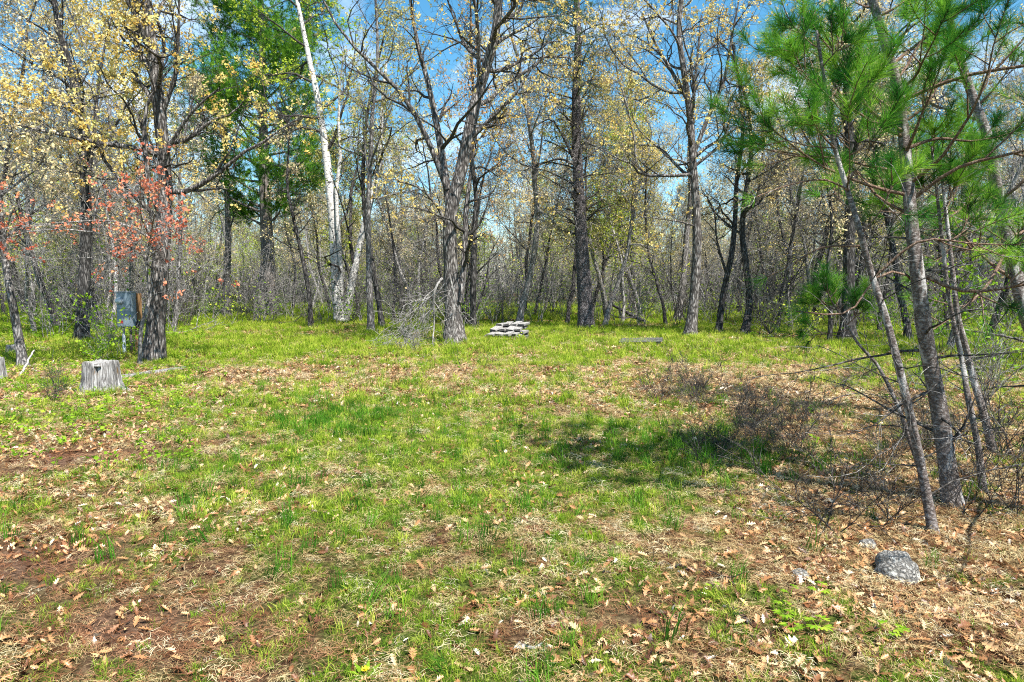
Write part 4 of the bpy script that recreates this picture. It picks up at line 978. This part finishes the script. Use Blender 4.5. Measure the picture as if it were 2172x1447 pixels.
# dandelions
def dandelion(label, base_px, h):
    x, y = gp(*base_px); root = thing('dandelion', label, 'flower', on_ground(x, y))
    link('stem', Geo().add(*tubes(np.array([[[0, 0, -0.02], [0.004, 0, h * .5], [0.0, 0.003, h]]]), np.full((1, 3), 0.002), 5)).mesh('stem', M['fresh']), root)
    rng = np.random.default_rng(3); g = Geo(); K = 46
    a = rng.random(K) * 6.28; d = np.stack([np.cos(a), np.sin(a), 0.15 + 0.9 * rng.random(K)], 1)
    V, F = leaf_quads(np.tile([0, 0, h], (K, 1)), d, np.full(K, 0.02), np.full(K, 0.006), rng); g.add(V, F)
    link('petals', g.mesh('petals', M['petal']), root)
    g = Geo(); K = 8; a = np.arange(K) * 0.79; d = np.stack([np.cos(a), np.sin(a), np.full(K, 0.35)], 1)
    V, F = leaf_quads(np.zeros((K, 3)), d, np.full(K, 0.09), np.full(K, 0.018), rng); g.add(V, F); link('leaves', g.mesh('leaves', M['fresh']), root)
dandelion('yellow dandelion flower on the grass in mid-clearing', (1055, 946), 0.045)
dandelion('yellow dandelion bud at the bottom edge of the clearing', (775, 1440), 0.03)

# bright lobed seedlings
def seedling(label, base_px, n, L, seed, h=0.05):
    rng = np.random.default_rng(seed); x, y = gp(*base_px)
    root = thing('seedling', label, 'seedling', on_ground(x, y), 'bright lobed seedlings among the fallen leaves')
    for k in range(n):
        a = 6.28 * k / n + rng.random(); tip = np.array([math.cos(a) * L * .5, math.sin(a) * L * .5, h * (0.8 + .4 * rng.random())])
        b = link('stem', Geo().add(*tubes(np.array([[[0, 0, -0.01], tip * [0.4, 0.4, .7], tip]]), np.full((1, 3), 0.0016), 4)).mesh('stem', M['fresh']), root)
        g = Geo()
        for j in range(5):                               # five lobes fanning from the stalk end
            aa = a + (j - 2) * 0.62; d = np.array([[math.cos(aa), math.sin(aa), -0.12 + .1 * rng.random()]])
            s = np.array([-d[0, 1], d[0, 0], 0]) * L * 0.11
            V = np.array([tip, tip + d[0] * L * .35 + s, tip + d[0] * L * .55 + s * .8, tip + d[0] * L * .8 * (1 - 0.12 * abs(j - 2)), tip + d[0] * L * .55 - s * .8, tip + d[0] * L * .35 - s])
            V[:, 2] += 0.0012 * j
            g.add(V, np.arange(6)[None], np.full(6, rng.random()))
        link('leaf', g.mesh('leaf', M['fresh']), b)
for k, (q, n_, L_) in enumerate([((1668, 1318), 3, .055), ((1660, 1298), 2, .045), ((1740, 1265), 3, .055), ((1680, 1345), 3, .05), ((1735, 1338), 4, .065), ((1890, 1345), 3, .055), ((1512, 1262), 2, .04), ((1676, 1270), 2, .045), ((1905, 1352), 2, .05)]):
    seedling(['bright green seedling with two tiers of lobes right of centre', 'small pair-leaved seedling left of the bright patch', 'lone lobed seedling above the bright patch', 'low seedling at the foot of the bright patch', 'largest bright seedling of the lower right patch', 'lobed seedling below the grey boulder', 'tiny seedling alone in the leaves left of the patch', 'upright seedling on top of the bright patch', 'small seedling touching the one below the boulder'][k], q, n_, L_, 80 + k)

# near bare shrubs and green-leaved saplings
def near_shrub(label, base_px, H, stems, seed, leaf=None, spreadv=0.5, twig='twig', leaves=0, lfrac=0.6, r=0.005, L=0.04, W=0.028, Y_=None):
    if Y_ is None: x, y = gp(*base_px)
    else: x, y = (base_px[0] - 1086) / FPX * Y_, Y_
    root = proto_shrub('leafy_sapling' if leaf else 'bare_bush', M[twig], M[leaf] if leaf else None, seed, H, stems, leaves, lfrac, spreadv, L, W, r, 'sapling' if leaf else 'bush')
    root.location = on_ground(x, y); root['label'] = label
    return root
_br = near_shrub('low dark bramble among the leaf litter right of the pine shade', (1480, 860), 0.5, 9, 540, r=0.0035, spreadv=0.95)
_br['group'] = 'low brambles in the brushy litter'
rbr = np.random.default_rng(41)
for k in range(26):
    qx, qy = 1420 + 560 * rbr.random(), 800 + 200 * rbr.random()
    bx, by = gp(qx, qy)
    copy_thing(_br, on_ground(bx, by), rbr.random() * 6.28, 0.4 + 0.5 * rbr.random(), 'low dark bramble in the litter ' + ('beyond' if qy < 880 else 'level with') + (' the paper scrap' if qx < 1600 else (' the brushy patch middle' if qx < 1780 else ' the slender pine foot')), 'low brambles in the brushy litter')
near_shrub('V-shaped leafless bush left of the grey boulder', (1752, 1112), 0.62, 5, 501, r=0.005, spreadv=0.6)
near_shrub('low bare bush left of the slender red pine base', (1890, 1095), 0.5, 5, 502, r=0.004, spreadv=0.7)
near_shrub('dark bramble in the far part of the pine shade', (1590, 900), 0.45, 9, 503, r=0.004, spreadv=0.9)
near_shrub('bare bramble in the sunlit litter right of the slatted pallet', (1480, 845), 0.6, 10, 504, r=0.0045, spreadv=0.8)
near_shrub('leafless bramble beyond the paper scrap', (1400, 850), 0.5, 8, 505, r=0.004, spreadv=0.8)
near_shrub('tall bare bush among litter right of the pine shade', (1700, 930), 0.6, 8, 506, r=0.004, spreadv=0.7)
near_shrub('wispy bare twigs beside the paper scrap', (1500, 1005), 0.42, 4, 507, r=0.003, spreadv=0.6)
near_shrub('bare twigs between the thin pine stems', (2060, 1090), 0.6, 7, 508, r=0.004, spreadv=0.6)
near_shrub('bare twigs at the right edge by the pine clump', (2150, 1080), 0.8, 8, 509, r=0.0045, spreadv=0.5)
near_shrub('brown bramble at the right margin among leaves', (2130, 960), 0.8, 9, 510, r=0.005, spreadv=0.6)
near_shrub('tall twiggy bush right behind the pine clump', (2080, 860), 1.3, 9, 511, r=0.006, spreadv=0.4, twig='twig_grey')
near_shrub('sparse bramble between stump and left margin', (110, 850), 0.35, 8, 512, r=0.004, spreadv=0.9)
near_shrub('dead brush in front of the dark double tree', (225, 742), 1.1, 8, 513, r=0.006, spreadv=0.5, twig='twig_grey')
near_shrub('dead brush tangled round the dead hanging bough', (880, 745), 0.7, 9, 514, r=0.006, spreadv=0.9, twig='twig_grey')
near_shrub('leafing sapling just left of the utility box', (238, 762), 1.35, 4, 520, 'fresh', 0.3, 'twig_grey', 3, 0.5, 0.005, 0.07, 0.05)
near_shrub('small leafing sapling behind the big stump', (212, 770), 0.75, 4, 521, 'fresh', 0.4, 'twig_grey', 3, 0.6, 0.004, 0.06, 0.045)
near_shrub('leafing sapling between dark double tree and utility box', (205, 735), 2.0, 4, 522, 'fresh', 0.25, 'twig_grey', 3, 0.5, 0.006, 0.08, 0.055)
near_shrub('leafing sapling at the foot of the utility post', (292, 760), 1.0, 4, 523, 'fresh', 0.35, 'twig_grey', 2, 0.4, 0.005, 0.06, 0.04)
near_shrub('leafy understory sapling behind the thin pine stems', (2010, 760), 2.2, 6, 524, 'fresh', 0.4, 'twig', 4, 0.7, 0.007, 0.08, 0.06)
near_shrub('leafy understory sapling at the right margin', (2140, 790), 2.3, 7, 525, 'fresh', 0.4, 'twig', 4, 0.7, 0.007, 0.08, 0.06)
near_shrub('low leafing bush right of the thick black trunk', (1870, 735), 1.3, 7, 526, 'fresh', 0.6, 'twig_grey', 3, 0.7, 0.006, 0.07, 0.05)
near_shrub('low leafing bush left of the thin crooked stem', (1700, 722), 1.1, 7, 527, 'lime', 0.6, 'twig_grey', 3, 0.6, 0.006, 0.07, 0.05)
near_shrub('bushy leafing shrub right of the curved black trunk', (1640, 715), 1.3, 9, 528, 'lime', 0.6, 'twig_grey', 2, 0.5, 0.007, 0.06, 0.045)

# ------------------------------------------------------------------ fallen oak leaves: shapes
def oak_leaf_mesh(seed, simple=False):
    rng = np.random.default_rng(seed)
    st = [(0, .012), (.12, .03), (.24, .17), (.32, .07), (.46, .27), (.54, .09), (.68, .25), (.76, .09), (.88, .14), (1.0, .01)]
    if simple: st = [(0, .012), (.25, .17), (.36, .08), (.55, .26), (.68, .1), (.85, .15), (1.0, .01)]
    cl, cw = rng.normal(0, 0.9), rng.normal(0.45, 0.6)
    V = []
    for t, w in st:
        w *= 0.85 + 0.3 * rng.random(); sw = 0.08 * (w > 0.12)
        z0 = 0.35 * cl * (t - 0.5) ** 2 + 0.02
        V += [(t + sw - .5, w, z0 + cw * w * (0.8 + .4 * rng.random())), (t - .5, 0.01 * rng.normal(), z0), (t + sw * rng.random() - .5, -w, z0 + cw * w * (0.6 + .6 * rng.random()))]
    F = []
    for k in range(len(st) - 1):
        a = 3 * k; F += [(a, a + 1, a + 4, a + 3), (a + 1, a + 2, a + 5, a + 4)]
    return Geo().add(np.array(V), np.array(F)).mesh('oak_leaf', M['dead_leaf'])
LEAF = [oak_leaf_mesh(900 + k) for k in range(7)]
LEAFS = [oak_leaf_mesh(920 + k, True) for k in range(5)]
def blade_tuft(name, m, seed, K, rad, L, w, lean, seg=2):
    rng = np.random.default_rng(seed); g = Geo()
    a = rng.random(K) * 6.28; rr = rad * np.sqrt(rng.random(K)); p = np.stack([rr * np.cos(a), rr * np.sin(a), np.full(K, -0.01)], 1)
    az = rng.random(K) * 6.28; h = np.stack([np.cos(az), np.sin(az), np.zeros(K)], 1); s = np.stack([-np.sin(az + rng.normal(0, .6, K)), np.cos(az), np.zeros(K)], 1)
    ll = (L * (0.5 + 0.7 * rng.random(K)))[:, None]; le = (lean * (0.4 + 1.1 * rng.random(K)))[:, None]
    up = np.array([[0, 0, 1.0]])
    d1 = nrm(up + h * le * 0.5); d2 = nrm(up * np.maximum(1 - le * 0.7, -0.3) + h * le * 1.3)
    q1 = p + d1 * ll * 0.55; q2 = q1 + d2 * ll * 0.5
    V = np.stack([p - s * w / 2, p + s * w / 2, q1 - s * w * 0.4, q1 + s * w * 0.4, q2], 1).reshape(-1, 3)
    b = np.arange(K)[:, None] * 5
    g.add(V, b + np.array([[0, 1, 3, 2]])); g.f.append((b + np.array([[2, 3, 4]])).astype(np.int32)); g.mi.append(np.zeros(K, np.int32))
    return g.mesh(name, m, False)
def lying(name, m, seed, K, rad, L, w, zmax=0.045):
    rng = np.random.default_rng(seed); g = Geo()
    a = rng.random(K) * 6.28; rr = rad * np.sqrt(rng.random(K)); p = np.stack([rr * np.cos(a), rr * np.sin(a), 0.002 + zmax * rng.random(K)], 1)
    az = rng.random(K) * 6.28; h = np.stack([np.cos(az), np.sin(az), rng.normal(0.05, .18, K)], 1); s = np.stack([-np.sin(az), np.cos(az), rng.normal(0, .4, K)], 1)
    ll = (L * (0.4 + 0.8 * rng.random(K)))[:, None]; c = (rng.normal(0, .25, K))[:, None]
    p0 = p - h * ll / 2; p2 = p + h * ll / 2; p1 = p + s * c * ll * 0.5; p1[:, 2] = np.abs(p1[:, 2]) + 0.006
    p0[:, 2] = np.maximum(p0[:, 2], 0.0); p2[:, 2] = np.maximum(p2[:, 2], 0.0)
    V = np.stack([p0 - s * w / 3, p0 + s * w / 3, p1 - s * w / 2, p1 + s * w / 2, p2], 1).reshape(-1, 3)
    b = np.arange(K)[:, None] * 5
    g.add(V, b + np.array([[0, 1, 3, 2]])); g.f.append((b + np.array([[2, 3, 4]])).astype(np.int32)); g.mi.append(np.zeros(K, np.int32))
    return g.mesh(name, m, False)
def sprout_mesh(seed):
    rng = np.random.default_rng(seed); g = Geo(); K = 7
    a = rng.random(K) * 6.28; r = 0.05 * rng.random(K); z = 0.04 + 0.12 * rng.random(K)
    p = np.stack([r * np.cos(a), r * np.sin(a), z], 1); d = np.stack([np.cos(a), np.sin(a), rng.normal(0, .25, K)], 1)
    V, F = leaf_quads(p, d, 0.05 + 0.03 * rng.random(K), 0.035 + 0.02 * rng.random(K), rng, 0.1); g.add(V, F)
    st = np.stack([np.zeros((3, 3)), rng.normal(0, .02, (3, 3)) * [1, 1, 0] + [0, 0, .14]], 1); g.add(*tubes(st, np.full((3, 2), 0.002), 3))
    return g.mesh('sprout', M['sprout'], False)

SRC = {}
def source(key, meshes):
    c = bpy.data.collections.new(key)                   # kept out of the scene: only the shapes that the cover objects scatter
    for k, me in enumerate(meshes):
        c.objects.link(bpy.data.objects.new('%s_shape_%s' % (key, 'abcdefghijkl'[k]), me))
    SRC[key] = (c, len(meshes))
source('lime_grass', [blade_tuft('tuft', M['grass_lime'], 600 + k, 22, 0.07, 0.13, 0.006, 0.7) for k in range(5)])
source('green_grass', [blade_tuft('tuft', M['grass_green'], 610 + k, 22, 0.055, 0.085, 0.0042, 0.9) for k in range(5)])
source('tall_grass', [blade_tuft('tuft', M['grass_dark'], 620 + k, 26, 0.06, 0.2, 0.005, 0.45) for k in range(4)])
source('straw', [lying('straw', M['straw'], 630 + k, 36, 0.10, 0.07, 0.0022) for k in range(6)])
source('duff', [lying('duff', M['duff'], 640 + k, 34, 0.10, 0.09, 0.0026, 0.02) for k in range(5)])
source('litter', LEAF); source('litter_far', LEAFS)
source('sprouts', [sprout_mesh(660 + k) for k in range(5)])

def scatter(name, key, x, y, scale, lift=0.0, flat=0.25, label=None, seed=0, tilt=0.0):
    rng = np.random.default_rng(seed); K = len(x)
    me = bpy.data.meshes.new(name); me.vertices.add(K)
    me.vertices.foreach_set('co', np.stack([x, y, hgt(x, y) + lift], 1).astype(np.float32).ravel())
    rot = np.stack([rng.normal(0, flat, K), rng.normal(0, flat, K), rng.random(K) * 6.28], 1)
    a = me.attributes.new('rot', 'FLOAT_VECTOR', 'POINT'); a.data.foreach_set('vector', rot.astype(np.float32).ravel())
    a = me.attributes.new('scl', 'FLOAT', 'POINT'); a.data.foreach_set('value', scale.astype(np.float32))
    a = me.attributes.new('idx', 'INT', 'POINT'); a.data.foreach_set('value', rng.integers(0, SRC[key][1], K).astype(np.int32))
    o = link(name, me, kind='stuff')
    if label: o['label'] = label
    ng = bpy.data.node_groups.new(name + '_scatter', 'GeometryNodeTree')
    ng.interface.new_socket('Geometry', in_out='INPUT', socket_type='NodeSocketGeometry')
    ng.interface.new_socket('Geometry', in_out='OUTPUT', socket_type='NodeSocketGeometry')
    N, L_ = ng.nodes, ng.links
    gi, go = N.new('NodeGroupInput'), N.new('NodeGroupOutput')
    iop = N.new('GeometryNodeInstanceOnPoints'); ci = N.new('GeometryNodeCollectionInfo')
    ci.inputs['Collection'].default_value = SRC[key][0]; ci.inputs['Separate Children'].default_value = True; ci.inputs['Reset Children'].default_value = True
    iop.inputs['Pick Instance'].default_value = True
    def na_(nm, ty):
        q = N.new('GeometryNodeInputNamedAttribute'); q.data_type = ty; q.inputs['Name'].default_value = nm; return q.outputs['Attribute']
    e2r = N.new('FunctionNodeEulerToRotation')
    L_.new(na_('rot', 'FLOAT_VECTOR'), e2r.inputs[0]); L_.new(e2r.outputs[0], iop.inputs['Rotation'])
    L_.new(na_('scl', 'FLOAT'), iop.inputs['Scale']); L_.new(na_('idx', 'INT'), iop.inputs['Instance Index'])
    L_.new(gi.outputs[0], iop.inputs['Points']); L_.new(ci.outputs[0], iop.inputs['Instance']); L_.new(iop.outputs[0], go.inputs[0])
    md = o.modifiers.new('scatter', 'NODES'); md.node_group = ng
    return o
rs = np.random.default_rng(5)
def cover(y0, y1, dens, prob, seed):
    """random points of the clearing between two depths, kept by a probability field"""
    rng = np.random.default_rng(seed)
    hw = lambda y: 0.80 * y + 1.2
    area = (y1 - y0) * 2 * hw(y1); K = int(area * dens)
    x = (rng.random(K) * 2 - 1) * hw(y1); y = y0 + (y1 - y0) * rng.random(K)
    k = np.abs(x) < hw(y); x, y = x[k], y[k]
    g, lf, b = masks(x, y)
    k = rng.random(len(x)) < prob(x, y, g, lf, b)
    return x[k], y[k]
def multi(name, key, rings, prob, smin, smax, label, seed, flat=0.25, lift=0.0):
    xs, ys, ss = [], [], []
    rng = np.random.default_rng(seed)
    for k, (y0, y1, d, s) in enumerate(rings):
        x, y = cover(y0, y1, d, prob, seed * 10 + k); xs.append(x); ys.append(y); ss.append(s * (smin + (smax - smin) * rng.random(len(x))))
    return scatter(name, key, np.concatenate(xs), np.concatenate(ys), np.concatenate(ss), lift, flat, label, seed)
near_g = lambda y: 1 - sstep(8.5, 13.5, y)
multi('green_grass', 'green_grass', [(1.5, 5, 800, 0.62), (5, 9, 420, 0.75), (9, 15, 120, 1.1)], lambda x, y, g, lf, b: np.clip(1.5 * (g - 0.28), 0.03, 1) * (1 - 0.9 * b) * (0.35 + 0.65 * near_g(y)), 0.45, 1.2, 'short green grass growing in patches over the clearing', 41, 0.2)
multi('lime_grass', 'lime_grass', [(1.5, 4, 120, 0.55), (4, 9, 170, 0.7), (9, 15, 105, 1.1), (15, 30, 44, 1.6), (30, 60, 9, 2.4)], lambda x, y, g, lf, b: np.clip(1.6 * (g - 0.35), 0, 1) * (1 - 0.9 * b) * (0.35 + 0.65 * sstep(6, 12, y)), 0.6, 1.3, 'sunlit lime green grass along the edge of the woods', 42, 0.2)
multi('tall_grass', 'tall_grass', [(2.5, 14, 90, 0.95)], lambda x, y, g, lf, b: np.clip(blob(x, y, 725, 890, 0.5, 0.7) * 1.3 + 0.6 * blob(x, y, 1480, 945, 0.9, 0.8) + 0.1 * (g > 0.62) + 0.02, 0, 1), 0.5, 1.15, 'dark taller grass tufts standing in the clearing', 43, 0.15)
multi('straw', 'straw', [(1.5, 5, 360, 0.68), (5, 9, 230, 0.85), (9, 15, 110, 1.2), (15, 28, 26, 1.7)], lambda x, y, g, lf, b: np.clip(0.8 - 0.5 * g, 0.25, 1) * (1 - 0.8 * b) * (0.8 + 0.2 * sstep(-0.35, 0.05, x / y)), 0.6, 1.3, 'pale dry straw lying between the grass', 44, 0.12)
multi('pine_needle_litter', 'duff', [(1.5, 5, 170, 0.7), (5, 9, 50, 0.9)], lambda x, y, g, lf, b: np.clip(0.35 + 0.9 * b + 0.4 * lf - 0.3 * g, 0, 1), 0.7, 1.2, 'brown fallen pine needles over the bare soil', 45, 0.08)
multi('leaf_litter', 'litter', [(1.5, 4.3, 520, 0.05), (4.3, 9, 430, 0.058)], lambda x, y, g, lf, b: np.clip(1.6 * (lf - 0.12), 0.04, 1) * (0.25 + 0.75 * sstep(0.42, 0.6, fbm(x * 2.2 + 17, y * 2.2, 81, 3) + 0.3 * (lf - 0.4))), 0.6, 1.35, 'brown fallen oak leaves strewn over the clearing', 46, 0.6, 0.016)
multi('far_leaf_litter', 'litter_far', [(9, 16, 190, 0.085), (16, 32, 60, 0.13)], lambda x, y, g, lf, b: np.clip(lf * 0.9 + 0.25, 0.05, 1), 0.7, 1.3, 'tan fallen leaves under the far trees', 47, 0.45, 0.012)
multi('ground_sprouts', 'sprouts', [(6, 20, 30, 0.6), (20, 34, 8, 1.2)], lambda x, y, g, lf, b: np.clip(sstep(0.38, 0.55, -x / y) * 0.9 + 0.5 * sstep(0.45, 0.6, x / y) * sstep(8, 12, y) + 0.03, 0, 1), 0.6, 1.4, 'low green broad-leaved sprouts under the trees', 48, 0.25)

# the mass of the woods beyond the countable trees, and the undergrowth between them
def joined(root, nm):
    obs = [c for c in [root] + list(root.children_recursive) if c.type == 'MESH']
    g = Geo(); mats = []
    for o in obs:
        me = o.data; n_ = len(me.vertices); co = np.empty(n_ * 3, np.float32); me.vertices.foreach_get('co', co)
        lt = np.empty(len(me.polygons), np.int32); me.polygons.foreach_get('loop_total', lt)
        vi = np.empty(len(me.loops), np.int32); me.loops.foreach_get('vertex_index', vi)
        rd = np.empty(n_, np.float32); me.attributes['rnd'].data.foreach_get('value', rd)
        mats.append(me.materials[0]); g.add(co.reshape(-1, 3), vi.reshape(-1, int(lt[0])), rd, len(mats) - 1)
    return g.mesh(nm, mats)
source('far_tree', [joined(proto_tree('far_tree', *a), 'far_tree_mesh') for a in FAR_SPECS])
source('thicket', [joined(shrubs['bare'][k], 'thicket') for k in range(3)] + [joined(q, 'thicket') for q in shrubs['leafy']])
rf = np.random.default_rng(99)
yf = 62 + 90 * rf.random(600) ** 0.8; xf = (rf.random(600) * 2 - 1) * (0.85 * yf + 6)
kf = ~((np.abs(xf / yf * FPX + 1086 - 1055) < 14) & (rf.random(600) < 0.3)); xf, yf = xf[kf], yf[kf]
scatter('far_woods', 'far_tree', xf, yf, 0.7 + 0.45 * rf.random(len(xf)), 0, 0.03, 'far mass of bare and yellowing woods behind the clearing', 91)
yf = np.concatenate([28 + 75 * rf.random(300), 62 + 60 * rf.random(520)]); xf = (rf.random(820) * 2 - 1) * (0.85 * yf + 4)
scatter('undergrowth', 'thicket', xf, yf, (0.5 + 0.75 * rf.random(len(xf))) * np.where(yf > 62, 1.9, 1.0), 0, 0.12, 'grey twiggy undergrowth filling the woods between the trunks', 92)
for o in [o for o in bpy.data.objects if o.name.startswith('far_tree') and COL in o.users_collection]:
    for c in list(o.children_recursive): bpy.data.objects.remove(c)
    bpy.data.objects.remove(o)

# the nearest fallen leaves, one by one, pieces of the ground
rl = np.random.default_rng(9)
cntl = 0
while cntl < 290:
    y = 2.45 + 2.1 * rl.random() ** 1.2; x = (rl.random() * 2 - 1) * 0.78 * y
    g_, lf_, b_2 = masks(np.array([x]), np.array([y]))
    if rl.random() > 0.06 + 1.2 * max(0, lf_[0] - 0.3): continue
    o = bpy.data.objects.new('oak_leaf', LEAF[rl.integers(len(LEAF))]); COL.objects.link(o); o.parent = ground
    s = 0.045 + 0.045 * rl.random() ** 1.5 + 0.02 * (x > 0.9)
    o.location = on_ground(x, y, -0.014); o.scale = (s, s, s); o.rotation_euler = (rl.normal(0, 0.35), rl.normal(0, 0.3), rl.random() * 6.28)
    cntl += 1
